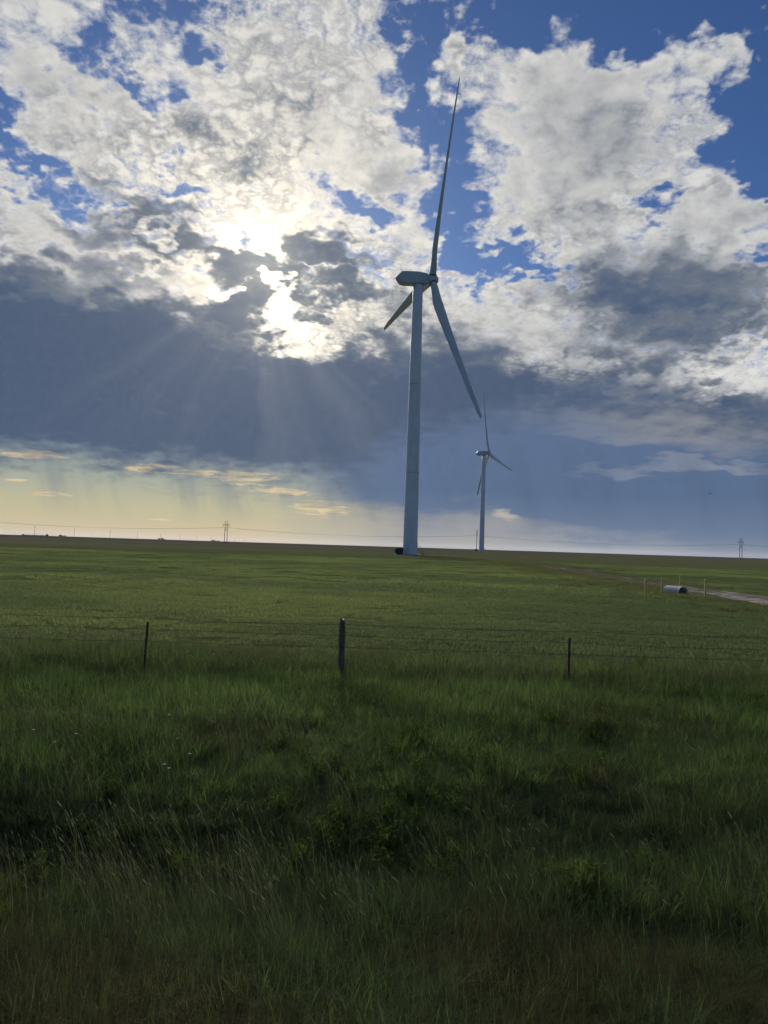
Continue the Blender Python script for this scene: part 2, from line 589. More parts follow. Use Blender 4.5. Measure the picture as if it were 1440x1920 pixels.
class MB:
    """collects verts and faces for one mesh"""

    def __init__(self):
        self.v, self.f = [], []

    def add(self, verts, faces):
        o = len(self.v)
        self.v += [tuple(float(c) for c in p) for p in verts]
        self.f += [tuple(i + o for i in f) for f in faces]

    def rings(self, rings, cap=True):
        """loft a list of equal-length point rings"""
        n = len(rings[0])
        o = len(self.v)
        for r in rings:
            self.v += [tuple(float(c) for c in p) for p in r]
        for k in range(len(rings) - 1):
            for i in range(n):
                j = (i + 1) % n
                self.f.append((o + k * n + i, o + k * n + j, o + (k + 1) * n + j, o + (k + 1) * n + i))
        if cap:
            self.f.append(tuple(o + i for i in reversed(range(n))))
            self.f.append(tuple(o + (len(rings) - 1) * n + i for i in range(n)))

    def tube(self, pts, rad, n=6, cap=True):
        pts = [Vector(p) for p in pts]
        if not isinstance(rad, (list, tuple)):
            rad = [rad] * len(pts)
        rings = []
        for i, p in enumerate(pts):
            d = (pts[min(i + 1, len(pts) - 1)] - pts[max(i - 1, 0)]).normalized()
            ref = Vector((0, 0, 1)) if abs(d.z) < 0.9 else Vector((0, 1, 0))
            a = d.cross(ref).normalized()
            b = d.cross(a).normalized()
            rings.append([p + rad[i] * (math.cos(2 * math.pi * k / n) * a + math.sin(2 * math.pi * k / n) * b) for k in range(n)])
        self.rings(rings, cap)

    def box(self, c, s, bevel=0.0):
        bm = bmesh.new()
        bmesh.ops.create_cube(bm, size=1.0)
        bmesh.ops.scale(bm, vec=s, verts=bm.verts)
        if bevel:
            bmesh.ops.bevel(bm, geom=bm.edges[:], offset=bevel, segments=1, affect='EDGES')
        bmesh.ops.translate(bm, vec=c, verts=bm.verts)
        bm.verts.index_update()
        self.add([v.co for v in bm.verts], [[v.index for v in f.verts] for f in bm.faces])
        bm.free()

    def mesh(self, name, shade=False):
        me = bpy.data.meshes.new(name)
        me.from_pydata(self.v, [], self.f)
        me.update()
        if shade:
            me.polygons.foreach_set('use_smooth', [True] * len(me.polygons))
        return me

    def build(self, name, material=None, parent=None, loc=(0, 0, 0), shade=False):
        return link(name, self.mesh(name, shade), material, parent, loc)


def auto_smooth(o, deg=35):
    me = o.data
    me.polygons.foreach_set('use_smooth', [True] * len(me.polygons))
    bm = bmesh.new()
    bm.from_mesh(me)
    for e in bm.edges:
        if len(e.link_faces) == 2 and e.calc_face_angle(0) > R(deg):
            e.smooth = False
    bm.to_mesh(me)
    bm.free()
    return o


def copy_tree(o, parent=None):
    c = o.copy()
    col_main.objects.link(c)
    c.parent = parent
    for ch in o.children:
        copy_tree(ch, c)
    return c


# ================================================================== materials
def material(name):
    m = bpy.data.materials.new(name)
    m.use_nodes = True
    nt = m.node_tree
    p = nt.nodes['Principled BSDF']
    return m, Net(nt), p


def mat_plain(name, c, rough=0.7, var=0.25, scale=3.0, metal=0.0, stretch=(1, 1, 1)):
    m, N, p = material(name)
    t = N.node('ShaderNodeTexCoord')
    v = N.vmath('MULTIPLY', Val(N, t.outputs['Object']), stretch)
    n = N.noise(v, scale, 5.0, 0.6, dims='3D')
    f = N.ss(n, 0.3, 0.7, 1 - var, 1 + var * 0.5)
    N.put(p.inputs['Base Color'], N.scale(c, f))
    N.put(p.inputs['Roughness'], N.ss(n, 0.2, 0.8, rough - 0.08, min(1, rough + 0.1)))
    p.inputs['Metallic'].default_value = metal
    return m


M = {}
M['white'] = mat_plain('turbine_paint', (0.46, 0.51, 0.55), 0.6, 0.10, 0.35, stretch=(1, 1, 0.15))
M['blade'] = mat_plain('blade_gelcoat', (0.50, 0.55, 0.59), 0.6, 0.12, 0.5)
def mat_tower():
    m, N, p = material('tower_paint')
    t = N.node('ShaderNodeTexCoord')
    x, y, z = N.sep(Val(N, t.outputs['Object']))
    an = N.math('ARCTAN2', y, x)
    run = N.noise(N.xyz(an * 6.0, z * 0.035, 0.0), 1.6, 5.0, 0.6)        # rain-washed grime running down
    blot = N.noise(Val(N, t.outputs['Object']), 0.4, 4.0, 0.6, dims='3D')
    c = N.mix(N.ss(run, 0.50, 0.72) * 0.22, (0.66, 0.72, 0.76), (0.40, 0.41, 0.40))
    c = N.scale(c, N.ss(blot, 0.3, 0.7, 0.92, 1.04))
    N.put(p.inputs['Base Color'], c)
    p.inputs['Roughness'].default_value = 0.6
    return m


M['tower'] = mat_tower()
M['flange'] = mat_plain('flange_paint', (0.40, 0.44, 0.47), 0.6, 0.2)
M['seam'] = mat_plain('dark_seal', (0.05, 0.055, 0.06), 0.6, 0.2)
M['transformer'] = mat_plain('transformer_green', (0.018, 0.028, 0.024), 0.5, 0.25)
M['concrete'] = mat_plain('concrete', (0.32, 0.31, 0.29), 0.9, 0.25, 2.0)
M['pole'] = mat_plain('creosote_wood', (0.055, 0.040, 0.030), 0.85, 0.35, 2.0, stretch=(6, 6, 0.4))
M['wood'] = mat_plain('weathered_post', (0.165, 0.120, 0.088), 0.9, 0.55, 9.0, stretch=(5, 5, 0.35))
M['rust'] = mat_plain('rusty_steel', (0.15, 0.055, 0.032), 0.85, 0.5, 14.0)
M['wire'] = mat_plain('fence_wire', (0.030, 0.026, 0.024), 0.6, 0.3, 8.0)
M['cable'] = mat_plain('conductor', (0.16, 0.15, 0.14), 0.5, 0.1)
M['galv'] = mat_plain('galvanised_steel', (0.68, 0.67, 0.64), 0.5, 0.3, 5.0, metal=0.2)
M['yellow'] = mat_plain('faded_yellow_paint', (0.72, 0.56, 0.11), 0.6, 0.3, 7.0)
M['porcelain'] = mat_plain('insulator', (0.12, 0.09, 0.07), 0.3, 0.2)
M['bark'] = mat_plain('bark', (0.05, 0.042, 0.035), 0.9, 0.4)
M['leafdark'] = mat_plain('far_leaves', (0.030, 0.042, 0.020), 0.8, 0.5, 0.6)
M['shedwall'] = mat_plain('shed_sheet', (0.62, 0.66, 0.70), 0.6, 0.15)
M['shedroof'] = mat_plain('shed_roof', (0.42, 0.44, 0.46), 0.5, 0.15)
M['bird'] = mat_plain('dark_feathers', (0.02, 0.02, 0.02), 0.8, 0.2)

# ---- soil and far pasture
m, N, p = material('prairie_ground')
g = N.node('ShaderNodeNewGeometry')
pos = Val(N, g.outputs['Position'])
gx, gy, gz = N.sep(pos)
dist = N.math('SQRT', gx * gx + gy * gy)
n1 = N.noise(N.xyz(gx * 0.35, gy, 0.0), 0.10, 6.0, 0.62)
n2 = N.noise(N.xyz(gx, gy, 0.0), 2.2, 5.0, 0.65)
n3 = N.noise(N.xyz(gx * 0.12, gy * 0.5, 0.0), 0.02, 4.0, 0.6)
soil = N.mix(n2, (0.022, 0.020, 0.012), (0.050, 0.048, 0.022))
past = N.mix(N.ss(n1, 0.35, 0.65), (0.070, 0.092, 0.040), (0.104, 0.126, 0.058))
past = N.mix(N.ss(n2, 0.3, 0.7) * 0.45, past, (0.045, 0.058, 0.020))
olive = N.mix(N.ss(n3, 0.35, 0.65), (0.078, 0.086, 0.048), (0.104, 0.098, 0.062))
grey = N.mix(N.ss(n3, 0.4, 0.6), (0.058, 0.060, 0.058), (0.085, 0.082, 0.076))
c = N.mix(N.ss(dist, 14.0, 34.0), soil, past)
c = N.mix(N.ss(dist + n3 * 120.0 - 60.0, 130.0, 300.0), c, olive)
# greyer ground far off, past an uneven slanting line
c = N.mix(N.ss(gy - gx * 0.12 + n3 * 60.0, 520.0, 640.0), c, grey)
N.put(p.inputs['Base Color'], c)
p.inputs['Roughness'].default_value = 0.95
p.inputs['Specular IOR Level'].default_value = 0.0
b = N.node('ShaderNodeBump')
b.inputs['Strength'].default_value = 0.6
b.inputs['Distance'].default_value = 0.08
N.put(b.inputs['Height'], n2)
N.t.links.new(b.outputs[0], p.inputs['Normal'])
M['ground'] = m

# ---- gravel of the access track
m, N, p = material('track_gravel')
g = N.node('ShaderNodeNewGeometry')
pos = Val(N, g.outputs['Position'])
n1 = N.noise(pos, 1.1, 5.0, 0.65, dims='3D')
n2 = N.noise(pos, 14.0, 3.0, 0.7, dims='3D')
c = N.mix(N.ss(n1, 0.40, 0.62), (0.16, 0.14, 0.118), (0.38, 0.36, 0.34))
c = N.mix(N.ss(n2, 0.3, 0.7) * 0.5, c, (0.10, 0.09, 0.075))
tx, ty, tz = N.sep(pos)
worn = N.noise(N.xyz(tx, ty * 0.12, 0.0), 0.9, 4.0, 0.6)
c = N.mix(N.ss(worn + N.ss(ty, 48.0, 75.0) * 0.22, 0.48, 0.66) * 0.9, c, (0.085, 0.080, 0.046))
N.put(p.inputs['Base Color'], c)
p.inputs['Roughness'].default_value = 0.95
p.inputs['Specular IOR Level'].default_value = 0.0
M['gravel'] = m


def mat_grass(name, c0, c1, c2, hue_scale=0.35, trans=0.35, patch=0.9):
    """blades: c0..c1 vary in patches over the land, c2 mixes in from blade to blade"""
    m, N, p = material(name)
    N.t.nodes.remove(p)
    g = N.node('ShaderNodeNewGeometry')
    pos = Val(N, g.outputs['Position'])
    x, y, z = N.sep(pos)
    n1 = N.noise(N.xyz(x * 0.6, y, 0.0), hue_scale, 4.0, 0.6)
    n2 = N.noise(N.xyz(x, y, 0.0), 9.0, 2.0, 0.5)
    c = N.mix(N.ss(n1, 0.36, 0.64) * patch, c0, c1)
    rnd = Val(N, g.outputs['Random Per Island'])
    c = N.mix(N.ss(rnd, 0.45, 1.0) * 0.7, c, c2)
    c = N.scale(c, N.ss(n2, 0.25, 0.75, 0.72, 1.25))
    d = N.node('ShaderNodeBsdfDiffuse')
    N.put(d.inputs['Color'], c)
    t = N.node('ShaderNodeBsdfTranslucent')
    N.put(t.inputs['Color'], N.vmath('MULTIPLY', c, (1.15, 1.25, 0.75)))
    mx = N.node('ShaderNodeMixShader')
    mx.inputs[0].default_value = trans
    N.t.links.new(d.outputs[0], mx.inputs[1])
    N.t.links.new(t.outputs[0], mx.inputs[2])
    o = [n for n in N.t.nodes if n.type == 'OUTPUT_MATERIAL'][0]
    N.t.links.new(mx.outputs[0], o.inputs['Surface'])
    return m


M['lush'] = mat_grass('verge_blades', (0.068, 0.112, 0.044), (0.125, 0.182, 0.072), (0.125, 0.150, 0.080), 0.45, trans=0.45, patch=1.0)
M['field'] = mat_grass('pasture_blades', (0.102, 0.134, 0.082), (0.186, 0.214, 0.112), (0.172, 0.180, 0.130), 0.07, trans=0.5, patch=1.0)
M['dry'] = mat_grass('dry_blades', (0.078, 0.066, 0.042), (0.112, 0.088, 0.058), (0.055, 0.066, 0.034), 0.6)
M['seedgrass'] = mat_grass('seed_grass_blades', (0.066, 0.080, 0.048), (0.088, 0.088, 0.066), (0.120, 0.112, 0.094), 0.5, trans=0.35)
M['seedhead'] = mat_grass('seed_heads', (0.25, 0.23, 0.20), (0.34, 0.31, 0.27), (0.44, 0.41, 0.36), 0.8, 0.45)
M['rough'] = mat_grass('rough_blades', (0.110, 0.105, 0.062), (0.145, 0.125, 0.080), (0.120, 0.135, 0.070), 0.2, trans=0.4)
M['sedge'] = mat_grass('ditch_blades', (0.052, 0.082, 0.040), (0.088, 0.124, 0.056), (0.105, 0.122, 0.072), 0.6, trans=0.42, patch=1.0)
M['bush'] = mat_grass('bushy_weed_leaves', (0.080, 0.115, 0.034), (0.100, 0.135, 0.042), (0.085, 0.110, 0.050), 0.6, trans=0.5)
M['weed'] = mat_grass('weed_leaves', (0.040, 0.070, 0.020), (0.070, 0.100, 0.028), (0.085, 0.105, 0.040), 0.6)
M['glint'] = mat_grass('pale_petals', (0.62, 0.62, 0.56), (0.70, 0.70, 0.64), (0.76, 0.76, 0.72), 0.6, 0.4)  # white colour standing in for glints on leaf blades

# ================================================================== the land
def axis_pts(lims):
    out = []
    for a, b_, n in lims:
        out += list(np.linspace(a, b_, n, endpoint=False))
    return out


pos_axis = axis_pts([(0, 20, 40), (20, 80, 40), (80, 300, 44), (300, 900, 30)]) + list(np.geomspace(900, 32000, 38))
xs = sorted(set([-v for v in pos_axis if v > 0] + pos_axis))
ys = sorted(set([-8000, -3000, -500, -100, -30, -10, -5, -2] + pos_axis))
X, Y = np.meshgrid(xs, ys)
Z = height(X, Y)
nx, ny = len(xs), len(ys)
verts = np.stack([X, Y, Z], -1).reshape(-1, 3)
I = np.arange(nx * ny).reshape(ny, nx)
faces = np.stack([I[:-1, :-1], I[:-1, 1:], I[1:, 1:], I[1:, :-1]], -1).reshape(-1, 4)
me = bpy.data.meshes.new('ground')
me.from_pydata(verts.tolist(), [], faces.tolist())
me.polygons.foreach_set('use_smooth', [True] * len(me.polygons))
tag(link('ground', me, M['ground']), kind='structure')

# ---- access track to the turbines
TRACK = [(34, 14), (30, 26), (26.6, 40), (25.2, 52), (25.6, 68), (26.6, 90), (28.0, 118), (29.0, 148), (27.0, 180), (22.0, 206), (17.5, 226),
         (22, 250), (40, 330), (62, 450), (76, 560), (84, 622)]


def spline(pts, n):
    pts = [np.array(q, float) for q in pts]
    out = []
    for i in range(len(pts) - 1):
        p0, p1, p2, p3 = pts[max(i - 1, 0)], pts[i], pts[i + 1], pts[min(i + 2, len(pts) - 1)]
        for t in np.linspace(0, 1, n, endpoint=False):
            out.append(0.5 * ((2 * p1) + (-p0 + p2) * t + (2 * p0 - 5 * p1 + 4 * p2 - p3) * t * t + (-p0 + 3 * p1 - 3 * p2 + p3) * t ** 3))
    out.append(pts[-1])
    return np.array(out)


tp = spline(TRACK, 14)
mb = MB()
rows = []
for i, q in enumerate(tp):
    d = tp[min(i + 1, len(tp) - 1)] - tp[max(i - 1, 0)]
    d /= np.linalg.norm(d)
    nrm = np.array([d[1], -d[0]])
    wl = 2.1 + 0.35 * math.sin(i * 0.9) * math.sin(i * 0.37 + 1) + rng.uniform(-.12, .12)
    wr = 2.1 + 0.30 * math.sin(i * 0.7 + 2) + rng.uniform(-.12, .12)
    row = []
    for s, dz in ((-wl, 0.01), (-1.1, 0.10), (0, 0.13), (1.1, 0.10), (wr, 0.01)):
        xx, yy = q + nrm * s
        row.append((xx, yy, hz(xx, yy) + dz + 0.004))
    rows.append(row)
vs = [v for r_ in rows for v in r_]
fs = [(i * 5 + j, i * 5 + j + 1, (i + 1) * 5 + j + 1, (i + 1) * 5 + j) for i in range(len(rows) - 1) for j in range(4)]
mb.add(vs, fs)
tag(mb.build('track', M['gravel'], shade=True), kind='structure')


def track_dist(x, y):
    P = np.stack([np.asarray(x, float), np.asarray(y, float)], -1)
    d = np.full(P.shape[:-1], 1e9)
    for q in tp[::2]:
        d = np.minimum(d, np.hypot(P[..., 0] - q[0], P[..., 1] - q[1]))
    return d


# ---- hazy air over the plain
m = bpy.data.materials.new('hazy_air')
m.use_nodes = True
m.node_tree.nodes.clear()
mo = m.node_tree.nodes.new('ShaderNodeOutputMaterial')
pv = m.node_tree.nodes.new('ShaderNodeVolumePrincipled')
pv.inputs['Color'].default_value = (0.86, 0.90, 0.96, 1)
pv.inputs['Density'].default_value = HAZE
pv.inputs['Anisotropy'].default_value = 0.3
m.node_tree.links.new(pv.outputs[0], mo.inputs['Volume'])
mb = MB()
mb.box((0, 12500, 73.5), (66000, 43000, 153))
tag(mb.build('haze', m), 'thin bluish haze lying over the whole plain', 'haze', None, 'stuff')

# ================================================================== wind turbines
HUB_H, OVERHANG, BLADE_L, TILT = 81.9, 4.35, 53.0, R(5)


def make_blade_mesh():
    """blade along +Z, rotor axis (upwind) along +X, chord in the YZ-normal plane along Y"""
    mb = MB()
    n = 20
    rings = []
    for r in [0.9, 1.6, 2.4, 3.6, 5.0, 6.5, 8.5, 11, 14, 18, 22, 26, 30, 34, 38, 42, 45, 47.5, 50, 52, 52.8, 53.0]:
        t = r / BLADE_L
        k = float(smooth(2.6, 9.0, r))
        chord = np.interp(r, [0, 3, 9, 12, 20, 30, 40, 48, 51.5, 52.7, 53], [2.0, 2.1, 2.9, 2.95, 2.45, 1.95, 1.55, 1.25, 1.0, 0.6, 0.3])
        thick = np.interp(r, [0, 3, 9, 15, 30, 52], [1.0, 0.97, 0.42, 0.31, 0.24, 0.22])
        beta = R(np.interp(r, [0, 9, 15, 25, 40, 52], [52, 50, 46, 43, 40, 38]))
        ring = []
        for i in range(n):
            a = 2 * math.pi * i / n
            cx, cy = 0.5 * math.cos(a), 0.5 * math.sin(a)          # round root
            s = (1 - math.cos(a)) / 2                               # 0 trailing .. 1 leading
            xx = 1 - s
            yt = 5 * 0.5 * (0.2969 * math.sqrt(max(s_ := 1 - xx, 0)) - 0.126 * s_ - 0.3516 * s_ ** 2 + 0.2843 * s_ ** 3 - 0.1036 * s_ ** 4)
            # leading edge at s=0 here -> flip so that the blunt nose leads
            ax_, ay_ = (0.30 - s), yt * (1 if math.sin(a) >= 0 else -1)
            u = (cx * (1 - k) + ax_ * k) * chord
            v = (cy * (1 - k) + ay_ * k) * chord * thick
            bx = v * math.cos(beta) + u * math.sin(beta)
            by = u * math.cos(beta) - v * math.sin(beta)
            ring.append((bx + 1.1 * t ** 2.2, by, r))
        rings.append(ring)
    mb.rings(rings)
    return mb.mesh('blade', True)


blade_mesh = make_blade_mesh()
blade_mesh.materials.append(M['blade'])


def lathe(prof, n=40):
    return [[(r * math.cos(2 * math.pi * i / n), r * math.sin(2 * math.pi * i / n), z) for i in range(n)] for r, z in prof]


mb = MB()
top = HUB_H - 1.75
mb.rings(lathe([(2.13, -0.6), (2.13, 0.0), (2.10, 3), (2.04, 10), (1.93, 24), (1.93, 24.06), (1.90, 27), (1.74, 50), (1.74, 50.06), (1.70, 54), (1.50, 74), (1.47, top)], 48))
tower_mesh = mb.mesh('tower', True)
tower_mesh.materials.append(M['tower'])


def turbine(x, y, yaw, theta, label, near):
    z = hz(x, y)
    t = empty('wind_turbine', (x, y, z), label, 'wind turbine', 'wind turbines in the pasture')
    tw = link('tower', tower_mesh, None, t)
    for zf, rf in ((24.03, 1.93), (50.03, 1.74)):
        mb = MB()
        mb.rings(lathe([(rf - 0.05, -0.09), (rf + 0.025, -0.09), (rf + 0.025, 0.09), (rf - 0.05, 0.09)], 48))
        mb.build('flange', M['flange'], tw, (0, 0, zf))
    # tower foot: concrete ring, door and steps on the side away from the road
    mb = MB()
    mb.rings(lathe([(2.75, -0.4), (2.75, 0.10), (2.55, 0.16), (2.2, 0.17)], 32))
    mb.build('foundation', M['concrete'], t)
    mb = MB()
    a = R(-14)
    for k in range(6):
        mb.box((2.35 + 1.6 - k * 0.28, 0, 0.2 + 0.28 * k), (0.28, 0.9, 0.05))
    for s in (-0.45, 0.45):
        mb.tube([(4.1, s, 0.1), (4.1, s, 1.2), (2.45, s, 2.85), (2.2, s, 2.85)], 0.03, 5)
        mb.tube([(4.05, s, 0.1), (2.3, s, 1.75)], 0.04, 5)
    st = mb.build('steps', M['seam'], t)
    st.rotation_euler.z = a
    mb = MB()
    mb.box((2.09, 0, 2.75), (0.10, 0.8, 1.9), 0.03)
    dr = mb.build('door', M['white'], t)
    dr.rotation_euler.z = a
    # nacelle: tapered box, chamfered tail
    nz = HUB_H
    ax = Vector((math.cos(yaw) * math.cos(TILT), math.sin(yaw) * math.cos(TILT), math.sin(TILT)))
    v = Vector((math.sin(yaw), -math.cos(yaw), 0))
    w = v.cross(ax)
    if w.z < 0:
        w = -w
    base = Matrix((ax, -v, w)).transposed()          # local X = rotor axis, Y = left side, Z = up
    hub = Vector((0, 0, nz)) + Vector((math.cos(yaw), math.sin(yaw), 0)) * OVERHANG
    mat_n = Matrix.Translation(hub) @ base.to_4x4()
    mb = MB()

    def sect(xx, hw, z0, z1, ch):
        return [(xx, -hw + ch, z0), (xx, hw - ch, z0), (xx, hw, z0 + ch), (xx, hw, z1 - ch), (xx, hw - ch, z1), (xx, -hw + ch, z1), (xx, -hw, z1 - ch), (xx, -hw, z0 + ch)]
    mb.rings([sect(-11.05, 1.15, 0.05, 0.55, 0.12), sect(-10.6, 1.45, -0.75, 0.95, 0.2), sect(-9.7, 1.65, -1.55, 1.75, 0.26), sect(-8.6, 1.7, -1.75, 1.85, 0.28),
              sect(-4.6, 1.72, -1.75, 1.85, 0.28), sect(-1.75, 1.55, -1.5, 1.5, 0.3), sect(-1.45, 1.25, -1.2, 1.2, 0.35)])
    nac = auto_smooth(mb.build('nacelle', M['white'], t), 20)
    nac.matrix_local = mat_n
    mb = MB()
    mb.box((-5.4, 0, 1.92), (1.5, 1.2, 0.18), 0.05)
    hatch = mb.build('roof_hatch', M['white'], nac)
    mb = MB()
    mb.tube([(-9.4, 0.5, 1.7), (-9.4, 0.5, 3.6)], 0.035, 6)
    mb.tube([(-9.4, -0.4, 1.7), (-9.4, -0.4, 2.5)], 0.03, 6)
    mb.box((-9.4, -0.4, 2.5), (0.35, 0.05, 0.05))
    mb.build('wind_mast', M['seam'], nac)
    mb = MB()
    mb.box((-6.8, 1.715, 0.35), (2.2, 0.03, 0.8), 0.01)
    mb.build('side_vent', M['white'], nac)
    mb = MB()
    mb.rings(lathe([(1.62, 0.0), (1.62, 0.65)], 32))
    yb = mb.build('yaw_bearing', M['seam'], t, (0, 0, top - 0.35))
    # hub with spinner
    mb = MB()
    prof = [(-1.42, 1.15), (-1.3, 1.5), (-0.6, 1.72), (0.6, 1.72), (1.1, 1.50), (1.55, 1.1), (1.85, 0.62), (1.98, 0.2)]
    mb.rings([[(xx, r * math.cos(2 * math.pi * i / 28), r * math.sin(2 * math.pi * i / 28)) for i in range(28)] for xx, r in prof])
    hb = auto_smooth(mb.build('hub', M['blade'], t), 40)
    hb.matrix_local = mat_n
    for k in range(3):
        a = theta + k * 2 * math.pi / 3
        bdir = math.cos(a) * w + math.sin(a) * v
        cdir = (bdir.cross(ax)).normalized()
        mm = Matrix((ax, cdir, bdir)).transposed()
        bl = link('blade', blade_mesh, None, t)
        bl.matrix_local = Matrix.Translation(hub) @ mm.to_4x4()
        mb = MB()
        mb.rings(lathe([(1.14, 1.45), (1.14, 1.80)], 28))
        sl = mb.build('root_seal', M['seam'], bl)
    return t


turbine(7.95, 224.0, R(16.76), R(28.8), 'near tall white wind turbine with dark transformer box at its foot', True)
turbine(81.6, 636.0, R(10.9), R(-8.8), 'smaller farther wind turbine beside the single-looking wooden power pole', False)


def transformer(x, y, sx_, sy_, sz_, label):
    t = empty('transformer_box', (x, y, hz(x, y)), label, 'transformer', 'transformer boxes beside turbine towers')
    mb = MB()
    mb.box((0, 0, -0.05), (sx_ + 0.5, sy_ + 0.5, 0.36))
    mb.build('pad', M['concrete'], t)
    mb = MB()
    mb.box((0, 0, 0.13 + sz_ / 2), (sx_, sy_, sz_), 0.05)
    mb.build('cabinet', M['transformer'], t)
    mb = MB()
    for k in range(7):
        mb.box((-sx_ / 2 - 0.2, -sy_ * 0.36 + k * sy_ * 0.12, 0.13 + sz_ * 0.52), (0.38, 0.04, sz_ * 0.62))
    mb.build('cooling_fins', M['transformer'], t)
    mb = MB()
    mb.box((0, 0, 0.13 + sz_ + 0.03), (sx_ + 0.16, sy_ + 0.16, 0.08), 0.02)
    mb.build('lid', M['transformer'], t)
    for s in (-1, 1):
        mb = MB()
        mb.box((s * sx_ * 0.235, -sy_ / 2 - 0.012, 0.13 + sz_ * 0.48), (sx_ * 0.44, 0.03, sz_ * 0.86), 0.008)
        d = mb.build('door', M['transformer'], t)
        mb = MB()
        mb.box((s * sx_ * 0.06, -sy_ / 2 - 0.045, 0.13 + sz_ * 0.5), (0.04, 0.04, 0.2))
        mb.build('handle', M['seam'], d)
    return t


transformer(4.9, 221.6, 2.1, 1.8, 1.75, 'dark green transformer box at the foot of the near turbine')
transformer(76.9, 633.5, 1.8, 1.8, 1.6, 'tiny dark transformer box at the foot of the far turbine')

# ================================================================== power line on H-frame poles
def h_frame(x, y, rz, label, tall=17.6):
    t = empty('utility_pole', (x, y, hz(x, y)), label, 'power pole', 'wooden power line poles across the plain')
    for s in (-1, 1):
        mb = MB()
        mb.tube([(s * 1.0, 0, -0.8), (s * 0.95, 0, 8), (s * 0.9, 0, tall)], [0.24, 0.21, 0.17], 10)
        mb.build('pole', M['pole'], t)
    mb = MB()
    mb.box((0, 0.2, tall - 3.0), (5.6, 0.20, 0.32))
    mb.build('crossarm', M['pole'], t)
    mb = MB()
    mb.tube([(-0.9, 0, tall - 0.15), (0.9, 0, tall - 0.15)], 0.06, 6)
    mb.build('shield_arm', M['pole'], t)
    for s in (-1, 1):
        mb = MB()
        mb.tube([(s * 0.95, 0.12 * s, tall - 8.2), (-s * 0.95, 0.12 * s, tall - 5.0)], 0.09, 6)
        mb.build('brace', M['pole'], t)
    for s in (-2.5, 0, 2.5):
        mb = MB()
        pts = [(s, 0.2, tall - 3.1 - 0.25 * k) for k in range(9)]
        mb.tube(pts, [0.05, 0.14, 0.07, 0.14, 0.07, 0.14, 0.07, 0.12, 0.05], 8)
        mb.build('insulator', M['porcelain'], t)
    t.rotation_euler.z = rz
    return t


FR = [(-122.8, 600.0, 0.0, 'twin wooden power pole on the left plain, against the yellow glow'),
      (74.6, 612.0, R(86), 'wooden power pole seen end-on, just left of the far turbine'),
      (298.1, 640.0, R(4), 'twin wooden power pole at the far right edge of the plain')]
heads = []
for x, y, rz, lab in FR:
    h_frame(x, y, rz, lab)
    heads.append((x, y, hz(x, y) + 17.6 - 5.1, rz))
heads = [(-326.0, 592.0, hz(-326, 592) + 12.6, 0.0)] + heads + [(520.0, 668.0, hz(520, 668) + 12.5, R(4))]
pl = empty('power_line', (-326.0, 592.0, 0.0), 'thin sagging power cables strung across the horizon between wooden poles', 'power line')
for s in (-2.5, 0, 2.5):
    mb = MB()
    pts = []
    for i in range(len(heads) - 1):
        a, b_ = heads[i], heads[i + 1]
        pa = Vector((a[0] + s * math.cos(a[3]), a[1] + s * math.sin(a[3]), a[2]))
        pb = Vector((b_[0] + s * math.cos(b_[3]), b_[1] + s * math.sin(b_[3]), b_[2]))
        for t in np.linspace(0, 1, 24, endpoint=(i == len(heads) - 2)):
            q = pa.lerp(pb, float(t))
            q.z -= 4 * 3.4 * float(t) * (1 - float(t))
            pts.append(q - Vector((-326.0, 592.0, 0.0)))
    mb.tube(pts, 0.028, 5)
    mb.build('wire', M['cable'], pl)

# ---- lower distribution line running away on the left
dirs = [-24.4, -21.9, -19.55, -17.72, -16.15, -14.82, -13.63, -12.65, -10.93, -10.22]
proto = None
for i, a in enumerate(dirs):
    tn = -math.tan(R(a))
    y = 330.0 / (tn - 0.045)
    x = -tn * y
    lab = 'small wooden power pole, %s from the left in the row receding along the left horizon' % (
        'first', 'second', 'third', 'fourth', 'fifth', 'sixth', 'seventh', 'eighth', 'ninth', 'tenth')[i]
    if proto is None:
        t = empty('utility_pole', (x, y, hz(x, y)), lab, 'power pole', 'small poles receding on the left horizon')
        mb = MB()
        mb.tube([(0, 0, -1), (0, 0, 11.5)], [0.2, 0.14], 8)
        mb.build('pole', M['pole'], t)
        mb = MB()
        mb.box((0, 0.15, 10.6), (2.6, 0.14, 0.16))
        mb.build('crossarm', M['pole'], t)
        proto = t
    else:
        t = copy_tree(proto)
        t.location = (x, y, hz(x, y))
        t['label'] = lab

# ---- wind farm along the far left horizon
FAR = [-26.27, -25.95, -25.63, -25.3, -24.98, -24.78, -24.2, -23.92, -23.66, -23.36, -23.09, -22.75, -22.48, -22.18, -20.77, -20.14, -19.86, -19.26, -19.01, -18.8, -18.37, -17.9, -8.1, -6.2]
far_mesh = []
for q in range(4):
    mb = MB()
    mb.rings(lathe([(3.0, -12), (2.0, 80)], 8))
    mb.box((2.0, 0, 80), (9, 3.4, 3.4))
    for k in range(3):
        a = q * 0.55 + k * 2.094
        mb.tube([(5.5, 0, 80), (5.5, 14 * math.sin(a), 80 + 14 * math.cos(a)), (5.5, 44 * math.sin(a), 80 + 44 * math.cos(a))], [1.0, 1.7, 0.4], 6)
    far_mesh.append(mb.mesh('far_turbine'))
    far_mesh[-1].materials.append(M['white'])
for i, a in enumerate(FAR):
    d = 19000 + 6000 * rng.random()
    x, y = d * math.sin(R(a)), d * math.cos(R(a))
    o = link('wind_turbine', far_mesh[i % 4], None, None, (x, y, hz(x, y)))
    o.rotation_euler.z = R(rng.uniform(-70, 70))
    tag(o, 'minute wind turbine of the distant wind farm on the left horizon', 'wind turbine', 'distant wind farm on the left horizon')

